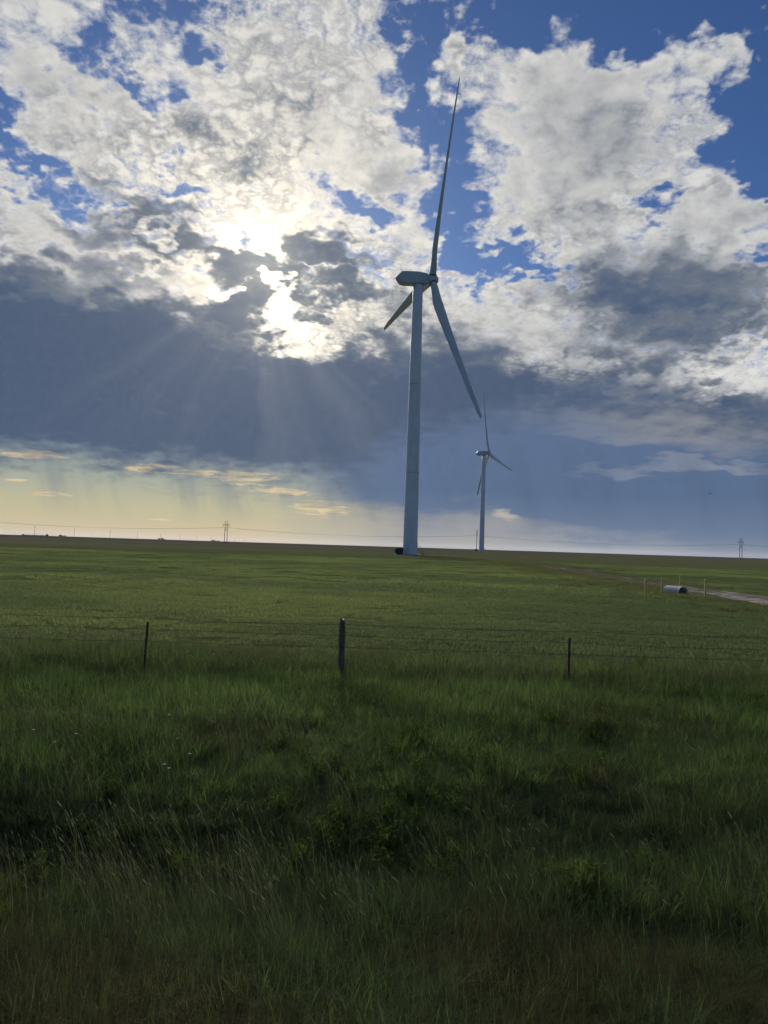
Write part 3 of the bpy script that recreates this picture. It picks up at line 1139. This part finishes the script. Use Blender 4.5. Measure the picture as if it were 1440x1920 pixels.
# ---- low trees and a long shed far off on the left
def far_tree(a, d, h, label):
    x, y = d * math.sin(R(a)), d * math.cos(R(a))
    t = empty('tree', (x, y, hz(x, y)), label, 'tree', 'far trees on the left plain')
    mb = MB()
    mb.tube([(0, 0, -0.5), (0.1, 0, h * 0.35), (0, 0.1, h * 0.7)], [0.3, 0.22, 0.1], 6)
    for k in range(4):
        an = k * 1.6
        mb.tube([(0.05, 0, h * 0.35), (math.cos(an) * h * 0.3, math.sin(an) * h * 0.3, h * 0.62)], [0.14, 0.05], 5)
    mb.build('trunk', M['bark'], t)
    mb = MB()
    r_ = random.Random(int(a * 100))
    for k in range(420):
        while True:
            q = Vector((r_.uniform(-1, 1), r_.uniform(-1, 1), r_.uniform(-1, 1)))
            if q.length < 1 and q.length > 0.35:
                break
        c = Vector((q.x * h * 0.5, q.y * h * 0.5, h * 0.62 + q.z * h * 0.38))
        e1_ = Vector((r_.uniform(-1, 1), r_.uniform(-1, 1), r_.uniform(-1, 1))).normalized() * h * 0.07
        e2_ = e1_.cross(Vector((r_.uniform(-1, 1), r_.uniform(-1, 1), r_.uniform(-1, 1)))).normalized() * h * 0.07
        mb.add([c - e1_, c + e2_, c + e1_, c - e2_], [(0, 1, 2, 3)])
    mb.build('crown', M['leafdark'], t)


TREE_LABELS = ['low dark tree at the left end of the long shed', 'lower dark tree just right of the shed\'s left end', 'lone dark tree at the right end of the long shed',
               'left tree of the dark trio right of the shed', 'middle tree of the dark trio right of the shed', 'right tree of the dark trio right of the shed',
               'left tree of the dark trio midway to the twin pole', 'middle, tallest tree of the dark trio midway to the twin pole', 'right tree of the dark trio midway to the twin pole',
               'left tree of the dark trio nearest the left twin pole', 'middle tree of the dark trio nearest the left twin pole', 'right tree of the dark trio nearest the left twin pole']
for i, (a, d, h) in enumerate([(-25.1, 1250, 5), (-24.95, 1290, 4), (-23.6, 1200, 6), (-22.8, 1400, 6.5), (-22.65, 1420, 5.5), (-22.47, 1380, 5), (-16.25, 1500, 6), (-16.05, 1480, 7), (-15.9, 1520, 5), (-12.5, 1450, 6.5), (-12.33, 1500, 5.5), (-12.1, 1470, 5)]):
    far_tree(a, d, h * 0.62, TREE_LABELS[i])

t = empty('farm_shed', (-640.0, 1420.0, hz(-640, 1420) - 0.1), 'long pale farm shed low on the left horizon behind the first pole', 'shed')
mb = MB()
mb.box((0, 0, 0.9), (34, 9, 2.4))
mb.build('wall', M['shedwall'], t)
mb = MB()
mb.rings([[(-17.4, -5, 2.11), (-17.4, 5, 2.11), (-17.4, 0, 3.1)], [(17.4, -5, 2.11), (17.4, 5, 2.11), (17.4, 0, 3.1)]])
mb.build('roof', M['shedroof'], t)
for k in range(4):
    mb = MB()
    mb.box((-12 + k * 8, -4.53, 0.95), (3.4, 0.06, 1.9))
    mb.build('door', M['shedroof'], t)

# ================================================================== culvert pipe and marker posts
t = empty('culvert_pipe', (21.75, 55.6, hz(21.75, 55.6)), 'short corrugated grey metal culvert pipe lying in the grass by the track', 'culvert pipe')
mb = MB()
n, rad, L = 28, 0.46, 1.5
prof = []
for i in range(47):
    s = i / 46 * L
    prof.append((s, rad + 0.022 * math.cos(i * math.pi)))
def ring(s, r):
    return [(r * math.cos(2 * math.pi * k / n), s, r * math.sin(2 * math.pi * k / n)) for k in range(n)]
mb.rings([ring(s, r) for s, r in prof] + [ring(s, r - 0.05) for s, r in reversed(prof)] + [ring(prof[0][0], prof[0][1])], cap=False)
po = mb.build('pipe', M['galv'], t, (0, 0, 0.03), True)
mb = MB()
mb.rings([ring(-0.03, rad + 0.05), ring(0.03, rad + 0.05), ring(0.03, rad - 0.01), ring(-0.03, rad - 0.01), ring(-0.03, rad + 0.05)], cap=False)
mb.build('end_collar', M['galv'], t, (0, 0, 0.03))
t.rotation_euler.z = R(24)

PM = [(15.7, 45.7, 1.25, 'leftmost faded yellow marker post by the track'),
      (19.5, 53.6, 1.15, 'faded yellow marker post just left of the culvert pipe'),
      (24.0, 62.0, 1.15, 'faded yellow marker post behind the culvert pipe'),
      (22.1, 52.6, 1.15, 'faded yellow marker post right of the culvert pipe')]
for x, y, h, lab in PM:
    t = empty('marker_post', (x, y, hz(x, y)), lab, 'marker post', 'yellow marker posts by the culvert')
    mb = MB()
    mb.tube([(0, 0, -0.4), (0, 0, h)], 0.07, 12)
    auto_smooth(mb.build('post', M['yellow'], t))
    mb = MB()
    mb.rings(lathe([(0.077, h - 0.1), (0.077, h), (0.055, h + 0.035), (0.01, h + 0.045)], 12))
    mb.build('cap', M['yellow'], t)
    t.rotation_euler = (R(rng.uniform(-3, 3)), R(rng.uniform(-3, 3)), 0)

# ================================================================== barbed wire fence
FY = 15.2
t = empty('fence', (-0.75, FY, hz(-0.75, FY)), 'old barbed wire fence with one wooden and several rusty steel posts', 'fence')
z0 = t.location.z


def loc(x, z, y=FY):
    return (x - t.location.x, y - FY, z - z0)


wood_x = -0.75
mb = MB()
rings = []
for i, z in enumerate(np.linspace(-0.4, 1.29, 9)):
    rr = (0.059 + 0.004 * math.sin(i * 2.1)) * (0.72 if i == 8 else 1.0)
    rings.append([(rr * (1 + 0.08 * math.sin(3 * a + i * 0.4) + 0.05 * math.sin(7 * a + 1)) * math.cos(a), rr * (1 + 0.08 * math.sin(3 * a + i * 0.4)) * math.sin(a),
                   z + (0.02 * math.sin(a * 2) if i == 8 else 0)) for a in np.linspace(0, 2 * math.pi, 14, endpoint=False)])
mb.rings(rings)
wp = auto_smooth(mb.build('wooden_post', M['wood'], t), 50)
wp['label'] = 'thick weathered wooden post with jagged top'
WZ = (1.20, 0.98, 0.75)
for z in WZ:
    mb = MB()
    mb.tube([(0.067 * math.cos(a), 0.067 * math.sin(a), z + 0.006 * a / 6.28) for a in np.linspace(0, 6.28, 14)], 0.005, 4)
    mb.build('staple_wire', M['wire'], t)

TX = [-13.2, -8.95, -4.62, 3.72, 7.95, 12.2]
for i, x in enumerate(TX):
    mb = MB()
    zz = hz(x, FY) - z0
    # T section: flange and stem, with studs
    mb.box((0, 0, 0.33), (0.045, 0.006, 1.55))
    mb.box((0, 0.021, 0.33), (0.006, 0.036, 1.55))
    for k in range(18):
        mb.box((0, -0.007, -0.1 + k * 0.065), (0.014, 0.009, 0.02))
    o = mb.build('steel_post', M['rust'], t, (x - t.location.x, 0, zz))
    o.rotation_euler = (R(rng.uniform(-1, 1)), R([1, -2, 2.2, 0.4, 2, -2][i]), R(rng.uniform(-10, 10)))
for z in WZ:
    mb = MB()
    allx = [-15.4] + sorted(TX + [wood_x]) + [14.4]
    pts = []
    for i in range(len(allx) - 1):
        for s in np.linspace(0, 1, 10, endpoint=(i == len(allx) - 2)):
            x = allx[i] + (allx[i + 1] - allx[i]) * s
            pts.append(loc(x, z0 + z - 0.05 * 4 * s * (1 - s) * (0.35 + 0.3 * math.sin(i + z * 9)), FY - 0.05))
    mb.tube(pts, 0.0044, 5)
    for i in range(0, 230):
        x = -15.2 + i * 0.128
        f = np.interp(x - t.location.x, [q[0] for q in pts], [q[2] for q in pts])
        a = rng.uniform(0, 3)
        dv = Vector((0.4 * math.cos(a), math.sin(a), math.cos(a))).normalized() * 0.016
        c = Vector((x - t.location.x, -0.05, float(f)))
        mb.tube([c - dv, c + dv], 0.002, 3)
    mb.build('barbed_wire', M['wire'], t)

# ---- a bird far off over the right of the plain
t = empty('bird', (63.7, 150.0, 15.1), 'small dark bird in flight above the right of the plain', 'bird')
mb = MB()
mb.rings([[(x, r * math.cos(a), r * 0.9 * math.sin(a) + z) for a in np.linspace(0, 2 * math.pi, 8, endpoint=False)] for x, r, z in
          [(-0.24, 0.02, 0.02), (-0.14, 0.05, 0.01), (0.0, 0.07, 0), (0.1, 0.055, 0.01), (0.16, 0.04, 0.02), (0.2, 0.012, 0.015)]])
mb.build('body', M['bird'], t, shade=True)
for s in (-1, 1):
    mb = MB()
    mb.rings([[(0.09, s * 0.04, 0.03), (-0.07, s * 0.04, 0.03), (-0.07, s * 0.04, 0.02), (0.09, s * 0.04, 0.015)],
              [(0.08, s * 0.2, 0.12), (-0.06, s * 0.2, 0.12), (-0.06, s * 0.2, 0.113), (0.08, s * 0.2, 0.108)],
              [(-0.02, s * 0.42, 0.10), (-0.07, s * 0.42, 0.10), (-0.07, s * 0.42, 0.096), (-0.02, s * 0.42, 0.096)]])
    mb.build('wing', M['bird'], t)


# ================================================================== grass
clumps = bpy.data.collections.new('clump_sources')          # never linked to the scene itself


def blade_strip(V, Fc, mi, base, az, h, w, lean, curl, segs=3, mat_i=0, wind=(0, 0)):
    """one tapered, bending blade"""
    o = len(V)
    d = np.array([math.cos(az), math.sin(az), 0])
    side = np.array([-math.sin(az), math.cos(az), 0]) * w * 0.5
    p_ = np.array(base, float)
    for i in range(segs + 1):
        t_ = i / segs
        bend = lean * t_ + curl * t_ * t_
        q = p_ + np.array([0, 0, 1]) * h * (t_ - 0.32 * abs(curl) * t_ ** 3) + d * h * bend + np.array([wind[0], wind[1], 0]) * h * t_ * t_
        ww = (1 - t_ ** 1.6)
        if i < segs:
            V += [tuple(q - side * ww), tuple(q + side * ww)]
        else:
            V.append(tuple(q))
    for i in range(segs - 1):
        Fc.append((o + 2 * i, o + 2 * i + 1, o + 2 * i + 3, o + 2 * i + 2))
        mi.append(mat_i)
    Fc.append((o + 2 * (segs - 1), o + 2 * (segs - 1) + 1, o + 2 * segs))
    mi.append(mat_i)


def clump_obj(name, V, Fc, mi, mats):
    me = bpy.data.meshes.new(name)
    me.from_pydata(V, [], Fc)
    for m_ in mats:
        me.materials.append(m_)
    me.polygons.foreach_set('material_index', mi)
    o = bpy.data.objects.new(name, me)
    return o


def make_set(key, count, fn):
    c_ = bpy.data.collections.new(key)
    for i in range(count):
        r_ = random.Random(hash((len(key), i, 11)) & 0xffff)
        c_.objects.link(fn('%s_%d' % (key, i), r_))
    return c_


def grass_fn(n, rad, h0, h1, w0, w1, mat, lean=0.35, curl=0.5, wind=(-0.10, 0.0), stray=None, segs=3):
    def fn(name, r_):
        V, Fc, mi = [], [], []
        for k in range(n):
            a, q = r_.uniform(0, 6.283), rad * math.sqrt(r_.random())
            h = r_.uniform(h0, h1) * (0.6 + 0.4 * r_.random())
            m_ = 0
            if stray and r_.random() < stray[1]:
                m_ = 1
            blade_strip(V, Fc, mi, (q * math.cos(a), q * math.sin(a), -0.02), r_.uniform(0, 6.283), h, r_.uniform(w0, w1),
                        r_.uniform(0.02, lean), r_.uniform(0, curl), segs, m_, (wind[0] * r_.uniform(0.4, 1.6), wind[1]))
        return clump_obj(name, V, Fc, mi, [M[mat]] + ([M[stray[0]]] if stray else []))
    return fn


def seed_fn(n, rad, h0, h1, wind=(-0.28, 0.05)):
    def fn(name, r_):
        V, Fc, mi = [], [], []
        for k in range(n * 3):
            a, q = r_.uniform(0, 6.283), rad * math.sqrt(r_.random())
            blade_strip(V, Fc, mi, (q * math.cos(a), q * math.sin(a), -0.02), r_.uniform(0, 6.283), r_.uniform(h0, h1) * 0.62, r_.uniform(0.003, 0.005),
                        r_.uniform(0.05, 0.4), r_.uniform(0, 0.5), 3, 0, (wind[0] * 0.6, wind[1]))
        for k in range(n):
            a, q = r_.uniform(0, 6.283), rad * math.sqrt(r_.random())
            h = r_.uniform(h0, h1)
            wl = r_.uniform(0.5, 1.5)
            az = r_.uniform(0, 6.283)
            ln = r_.uniform(0.0, 0.18)
            b0 = np.array([q * math.cos(a), q * math.sin(a), -0.02])
            def pt(t_):
                return b0 + np.array([math.cos(az) * ln * h * t_ + wind[0] * wl * h * t_ ** 2, math.sin(az) * ln * h * t_ + wind[1] * h * t_ ** 2, h * (t_ - 0.06 * t_ ** 3)])
            o = len(V)
            sd = np.array([0.0011, 0.0006, 0])
            ts = [0, 0.4, 0.75, 1.0]
            for t_ in ts:
                V.append(tuple(pt(t_) - sd)); V.append(tuple(pt(t_) + sd))
            for i in range(3):
                Fc.append((o + 2 * i, o + 2 * i + 1, o + 2 * i + 3, o + 2 * i + 2)); mi.append(0)
            # spindle-shaped head
            hl = r_.uniform(0.035, 0.09)
            hw = r_.uniform(0.0030, 0.0065)
            t0, t1 = pt(0.97), pt(1.0)
            dr = (t1 - t0) / np.linalg.norm(t1 - t0)
            o = len(V)
            e1_ = np.cross(dr, [0, 1, 0.2]); e1_ /= np.linalg.norm(e1_)
            e2_ = np.cross(dr, e1_)
            V.append(tuple(t0))
            for s, f in ((0.3, 1.0), (0.7, 0.75)):
                for j in range(4):
                    V.append(tuple(t0 + dr * hl * s + hw * f * (math.cos(j * 1.571) * e1_ + math.sin(j * 1.571) * e2_)))
            V.append(tuple(t0 + dr * hl))
            for j in range(4):
                j2 = (j + 1) % 4
                Fc += [(o, o + 1 + j, o + 1 + j2), (o + 1 + j, o + 5 + j, o + 5 + j2, o + 1 + j2), (o + 5 + j, o + 9, o + 5 + j2)]
                mi += [1, 1, 1]
        return clump_obj(name, V, Fc, mi, [M['seedgrass'], M['seedhead']])
    return fn


def weed_fn(n, rad, h):
    """low leafy broad-leaved weed"""
    def fn(name, r_):
        V, Fc, mi = [], [], []
        for k in range(n):
            a, e = r_.uniform(0, 6.283), r_.uniform(0.15, 1.45)
            tip = np.array([math.cos(a) * math.cos(e) * rad, math.sin(a) * math.cos(e) * rad, math.sin(e) * h]) * r_.uniform(0.7, 1.1)
            o = len(V)
            sd = np.array([-math.sin(a), math.cos(a), 0]) * 0.003
            V += [tuple(-sd), tuple(sd), tuple(tip + sd), tuple(tip - sd)]
            Fc.append((o, o + 1, o + 2, o + 3)); mi.append(0)
            for j in range(9):
                c_ = tip * (0.25 + 0.75 * j / 8.0)
                az, ln, wd = r_.uniform(0, 6.283), r_.uniform(0.03, 0.06), r_.uniform(0.010, 0.018)
                dv = np.array([math.cos(az), math.sin(az), r_.uniform(-0.3, 0.7)]) * ln
                sv = np.cross(dv, [0, 0, 1]); sv = sv / (np.linalg.norm(sv) + 1e-6) * wd
                o = len(V)
                V += [tuple(c_), tuple(c_ + dv * 0.5 + sv), tuple(c_ + dv), tuple(c_ + dv * 0.5 - sv)]
                Fc.append((o, o + 1, o + 2, o + 3)); mi.append(0)
        return clump_obj(name, V, Fc, mi, [M['weed']])
    return fn


SETS = {
    'lush': make_set('lush', 6, grass_fn(620, 0.30, 0.18, 0.52, 0.0040, 0.0085, 'lush', 0.85, 1.0, (-0.08, 0.02), ('seedgrass', 0.14))),
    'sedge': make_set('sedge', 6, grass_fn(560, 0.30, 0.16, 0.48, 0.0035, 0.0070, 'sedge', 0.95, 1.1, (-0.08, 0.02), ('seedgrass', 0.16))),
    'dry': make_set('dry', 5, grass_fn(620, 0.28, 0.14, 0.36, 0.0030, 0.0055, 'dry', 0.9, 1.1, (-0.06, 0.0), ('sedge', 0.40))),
    'seed': make_set('seed', 6, seed_fn(7, 0.22, 0.36, 0.70)),
    'meadow': make_set('meadow', 5, grass_fn(900, 0.66, 0.05, 0.16, 0.007, 0.012, 'field', 0.9, 0.8, (-0.10, 0.0), ('seedgrass', 0.10), 2)),
    'pasture': make_set('pasture', 5, grass_fn(1800, 2.2, 0.04, 0.14, 0.020, 0.034, 'field', 1.0, 0.8, (-0.10, 0.0), ('seedgrass', 0.10), 2)),
    'rough': make_set('rough', 4, grass_fn(420, 0.75, 0.12, 0.36, 0.012, 0.022, 'rough', 0.7, 0.8, (-0.10, 0.0), ('field', 0.35), 2)),
    'weedy': make_set('weedy', 4, weed_fn(26, 0.26, 0.30)),
    'fencegrass': make_set('fencegrass', 5, grass_fn(700, 0.38, 0.28, 0.62, 0.0045, 0.008, 'seedgrass', 0.4, 0.6, (-0.16, 0.0), ('lush', 0.45))),
}


def gn_group(name, coll):
    g_ = bpy.data.node_groups.new(name, 'GeometryNodeTree')
    g_.interface.new_socket('Geometry', in_out='INPUT', socket_type='NodeSocketGeometry')
    g_.interface.new_socket('Geometry', in_out='OUTPUT', socket_type='NodeSocketGeometry')
    gi, go = g_.nodes.new('NodeGroupInput'), g_.nodes.new('NodeGroupOutput')
    ci = g_.nodes.new('GeometryNodeCollectionInfo')
    ci.inputs['Collection'].default_value = coll
    ci.inputs['Separate Children'].default_value = True
    ci.inputs['Reset Children'].default_value = True
    ip = g_.nodes.new('GeometryNodeInstanceOnPoints')
    ip.inputs['Pick Instance'].default_value = True

    def attr(nm, typ):
        a = g_.nodes.new('GeometryNodeInputNamedAttribute')
        a.data_type = typ
        a.inputs['Name'].default_value = nm
        return [s for s in a.outputs if s.enabled and s.name == 'Attribute'][0]
    L_ = g_.links.new
    L_(gi.outputs[0], ip.inputs['Points'])
    L_(ci.outputs[0], ip.inputs['Instance'])
    L_(attr('pick', 'INT'), ip.inputs['Instance Index'])
    L_(attr('turn', 'FLOAT_VECTOR'), ip.inputs['Rotation'])
    L_(attr('size', 'FLOAT_VECTOR'), ip.inputs['Scale'])
    L_(ip.outputs[0], go.inputs[0])
    return g_


def scatter(name, key, xy, scale, label, category, tilt=0.10, zs=None, spin=3.1416):
    """one 'stuff' object: clumps of the set standing at the points"""
    n_ = len(xy)
    z = height(xy[:, 0], xy[:, 1])
    me = bpy.data.meshes.new(name)
    me.from_pydata(np.column_stack([xy, z]).tolist(), [], [])
    turn = np.column_stack([rng.normal(0, tilt, n_), rng.normal(0, tilt, n_), rng.uniform(-spin, spin, n_)])
    sz_ = np.repeat(np.asarray(scale)[:, None], 3, 1)
    if zs is not None:
        sz_[:, 2] *= zs
    a = me.attributes.new('turn', 'FLOAT_VECTOR', 'POINT'); a.data.foreach_set('vector', turn.astype(np.float32).ravel())
    a = me.attributes.new('size', 'FLOAT_VECTOR', 'POINT'); a.data.foreach_set('vector', sz_.astype(np.float32).ravel())
    a = me.attributes.new('pick', 'INT', 'POINT'); a.data.foreach_set('value', rng.integers(0, len(SETS[key].objects), n_).astype(np.int32))
    o = link(name, me)
    md = o.modifiers.new('scatter', 'NODES')
    md.node_group = gn_group(name + '_nodes', SETS[key])
    tag(o, label, category, None, 'stuff')
    return o


def strip(y0, y1, dens, spread=0.66, pad=2.0):
    """evenly jittered points over the ground between two distances, as wide as could be seen"""
    w1 = y1 * spread + pad
    st_ = 1.0 / math.sqrt(dens)
    gx_, gy_ = np.meshgrid(np.arange(-w1, w1, st_), np.arange(y0, y1, st_))
    x = (gx_ + rng.uniform(-0.42, 0.42, gx_.shape) * st_).ravel()
    y = (gy_ + rng.uniform(-0.42, 0.42, gx_.shape) * st_).ravel()
    k_ = np.abs(x) < y * spread + pad
    return np.column_stack([x[k_], y[k_]])


def fbm(x, y, s, seed=0):
    """cheap smooth pattern 0..1 for patchiness"""
    r_ = np.random.default_rng(seed)
    v = np.zeros_like(x)
    amp, tot = 1.0, 0.0
    for o_ in range(4):
        for k_ in range(3):
            a = r_.uniform(0, 6.28)
            ph = r_.uniform(0, 6.28)
            f = s * (2 ** o_) * r_.uniform(0.7, 1.3)
            v += amp * np.sin((x * math.cos(a) + y * math.sin(a)) * f + ph)
            tot += amp * 0.7
        amp *= 0.6
    return 0.5 + 0.5 * v / tot * 1.4


def off_track(P, r_=1.5):
    return P[track_dist(P[:, 0], P[:, 1]) > r_]


# bottom of the view: short brownish grass with green mixed in
P = strip(2.6, 6.3, 6.0)
f = fbm(P[:, 0], P[:, 1], 1.3, 3)
mask = f + 0.25 * (P[:, 0] < 1.5) - 0.45 * smooth(5.0, 6.4, P[:, 1]) > 0.56
D_ = P[mask]
scatter('dry_grass', 'dry', D_, 0.85 + 0.3 * fbm(D_[:, 0], D_[:, 1], 2.0, 5), 'short brownish dry grass along the very bottom edge', 'grass')
Gn = P[~mask]
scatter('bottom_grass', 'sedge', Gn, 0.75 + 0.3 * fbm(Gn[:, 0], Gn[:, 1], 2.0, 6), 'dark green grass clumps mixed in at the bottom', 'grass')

# deep green roadside grass up to the fence
P = strip(6.0, 15.0, 7.5)
f = fbm(P[:, 0], P[:, 1], 0.8, 8)
f = np.clip((f - 0.25) * 1.7, 0, 1)
low = P[:, 1] + 1.6 * (fbm(P[:, 0], P[:, 1], 0.7, 9) - 0.5) < 8.9
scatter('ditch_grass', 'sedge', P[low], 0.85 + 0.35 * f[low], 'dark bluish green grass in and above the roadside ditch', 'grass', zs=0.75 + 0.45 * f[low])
P, f = P[~low], f[~low]
scatter('verge_grass', 'lush', P, 0.85 + 0.3 * f, 'deep green tall grass between the ditch and the fence', 'grass', zs=0.72 + 0.4 * f)

# grass with pale seed heads: a band by the ditch on the left, another further up on the left, thin elsewhere
P = strip(4.6, 14.0, 26)
x, y = P[:, 0], P[:, 1]
f = fbm(x, y, 1.1, 12)
u = x / y
band1 = np.exp(-((y - 6.3 - 0.35 * u) / 0.75) ** 2) * (0.10 + 0.85 * smooth(0.12, -0.2, u) + 0.25 * smooth(0.35, 0.5, u))
band2 = np.exp(-((y - 9.9) / 1.1) ** 2) * smooth(0.05, -0.25, u) * 0.9
keep = rng.random(len(x)) < np.clip((band1 + band2) * (0.3 + f) * 0.55 + 0.03, 0, 1)
P = P[keep]
scatter('seed_grass', 'seed', P, rng.uniform(0.7, 1.15, len(P)), 'wispy grass with pale seed heads leaning left in the foreground', 'grass', 0.10, spin=0.6)

# leafy ground weeds among the grass, thickest in and above the ditch
P = strip(5.2, 14.5, 7.0)
f = fbm(P[:, 0], P[:, 1], 0.9, 17)
u = P[:, 0] / P[:, 1]
P = P[(f > 0.50) & (rng.random(len(P)) < 0.30 + 0.6 * np.exp(-((P[:, 1] - 7.6) / 1.3) ** 2) * (u > -0.1))]
scatter('ground_weeds', 'weedy', P, rng.uniform(0.55, 1.25, len(P)), 'low leafy weeds growing among the foreground grass', 'weeds')
P = strip(8.6, 13.5, 3.0)
f = fbm(P[:, 0], P[:, 1], 0.6, 19)
P = P[(f > 0.60) | ((np.abs(P[:, 1] - 10.2) < 0.9) & (P[:, 0] < -1.0) & (f > 0.4))]
scatter('dry_grass', 'dry', P, rng.uniform(1.1, 1.5, len(P)), 'dry brownish patches in the green grass at the left', 'grass')

# weedy strip under the fence
P = strip(14.6, 18.6, 3.2)
f = fbm(P[:, 0], P[:, 1], 0.9, 21)
sc = (0.75 + 0.3 * f) * (0.85 + 0.5 * np.exp(-((P[:, 1] - 16.2) / 1.2) ** 2))
scatter('fence_weeds', 'fencegrass', P, sc, 'greyish green weedy grass growing along the fence line', 'grass')
P = strip(14.9, 18.8, 11)
P = P[fbm(P[:, 0], P[:, 1], 0.9, 22) > 0.36]
scatter('seed_grass', 'seed', P, rng.uniform(0.7, 1.1, len(P)), 'thin pale seed heads standing along the fence line', 'grass', 0.12, spin=0.6)

# pasture beyond the fence
P = off_track(strip(18.0, 46.0, 1.15), 2.7)
f = fbm(P[:, 0] * 0.5, P[:, 1], 0.45, 31)
scatter('pasture_grass', 'meadow', P, 0.85 + 0.4 * f, 'yellow green pasture grass just beyond the fence', 'grass', 0.03, zs=0.75 + 0.5 * f)
P = off_track(strip(44.0, 150.0, 0.10), 4.4)
f = fbm(P[:, 0] * 0.4, P[:, 1], 0.25, 32)
scatter('pasture_grass', 'pasture', P, 0.85 + 0.4 * f, 'far pasture grass running out towards the turbines', 'grass', 0.02, zs=0.7 + 0.6 * f)

# rough brownish growth beside the track
P = strip(36.0, 200.0, 0.55)
td = track_dist(P[:, 0], P[:, 1])
xt = np.interp(P[:, 1], tp[:, 1], tp[:, 0])
f = fbm(P[:, 0], P[:, 1], 0.22, 41)
keep = (td > 3.0) & (td < 11) & (rng.random(len(P)) < np.where(P[:, 0] < xt, 1.0, 0.35 * (td < 4)) * np.clip(1.25 - td / 10, 0, 1) * (0.35 + f))
P = P[keep]
scatter('rough_grass', 'rough', P, rng.uniform(0.8, 1.15, len(P)), 'rough brownish grass beside the gravel track on the right', 'grass')

# broad-leaved weeds in the ditch and along the fence
WE = [(1.75, 6.55, 1.0, 'bushy yellow green weed in the ditch, right of centre'), (2.45, 6.9, 1.3, 'grey green weed beside the bushy one in the ditch'),
      (-0.35, 7.9, 0.9, 'low leafy weed just left of centre above the ditch'), (-3.35, 16.1, 1.5, 'dark leafy weed on the fence line left of the wooden post'),
      (-1.15, 15.7, 1.1, 'dark leafy weed close against the left of the wooden post'), (5.9, 17.3, 2.0, 'broad dark weed by the fence near the right edge'),
      (7.3, 17.5, 1.8, 'dark weed by the fence at the far right')]
for i, (x, y, s, lab) in enumerate(WE):
    src = SETS['weedy'].objects[i % 4]
    me = src.data
    if i == 0:
        me = weed_fn(330, 0.46, 0.36)('bush', random.Random(5)).data
        me.materials[0] = M['bush']
    o = link('leafy_weed', me, None, None, (x, y, hz(x, y)))
    o.scale = (s, s, s)
    o.rotation_euler.z = i * 1.3
    tag(o, lab, 'weed', 'leafy weeds')

# stems at the left, their white flecks standing in for light glinting on leaves
FL = [(-3.85, 8.75), (-3.62, 8.72), (-3.32, 8.60), (-2.15, 8.05), (-2.02, 7.95), (-1.95, 8.15), (-2.6, 9.7), (-2.2, 8.9)]
for i, (x, y) in enumerate(FL):
    r_ = random.Random(i)
    t = empty('leaf_glint', (x, y, hz(x, y)), 'small stem with white flecks for leaf glints in the dark grass at the left', 'leaf_glint', 'white leaf glints at the left')
    h = r_.uniform(0.42, 0.6)
    mb = MB()
    tipx, tipy = r_.uniform(-0.1, 0.02), r_.uniform(-0.05, 0.05)
    mb.tube([(0, 0, -0.02), (tipx * 0.4, tipy * 0.4, h * 0.6), (tipx, tipy, h)], [0.003, 0.0025, 0.002], 4)
    mb.build('stem', M['weed'], t)
    mb = MB()
    for k in range(6):
        a = k * 1.047 + r_.uniform(-0.2, 0.2)
        c_ = Vector((tipx, tipy, h))
        d_ = Vector((math.cos(a), math.sin(a), 0.35)) * 0.020
        s_ = Vector((-math.sin(a), math.cos(a), 0)) * 0.008
        mb.add([c_, c_ + d_ * 0.6 + s_, c_ + d_, c_ + d_ * 0.6 - s_], [(0, 1, 2, 3)])
    mb.build('glint_flecks', M['glint'], t)
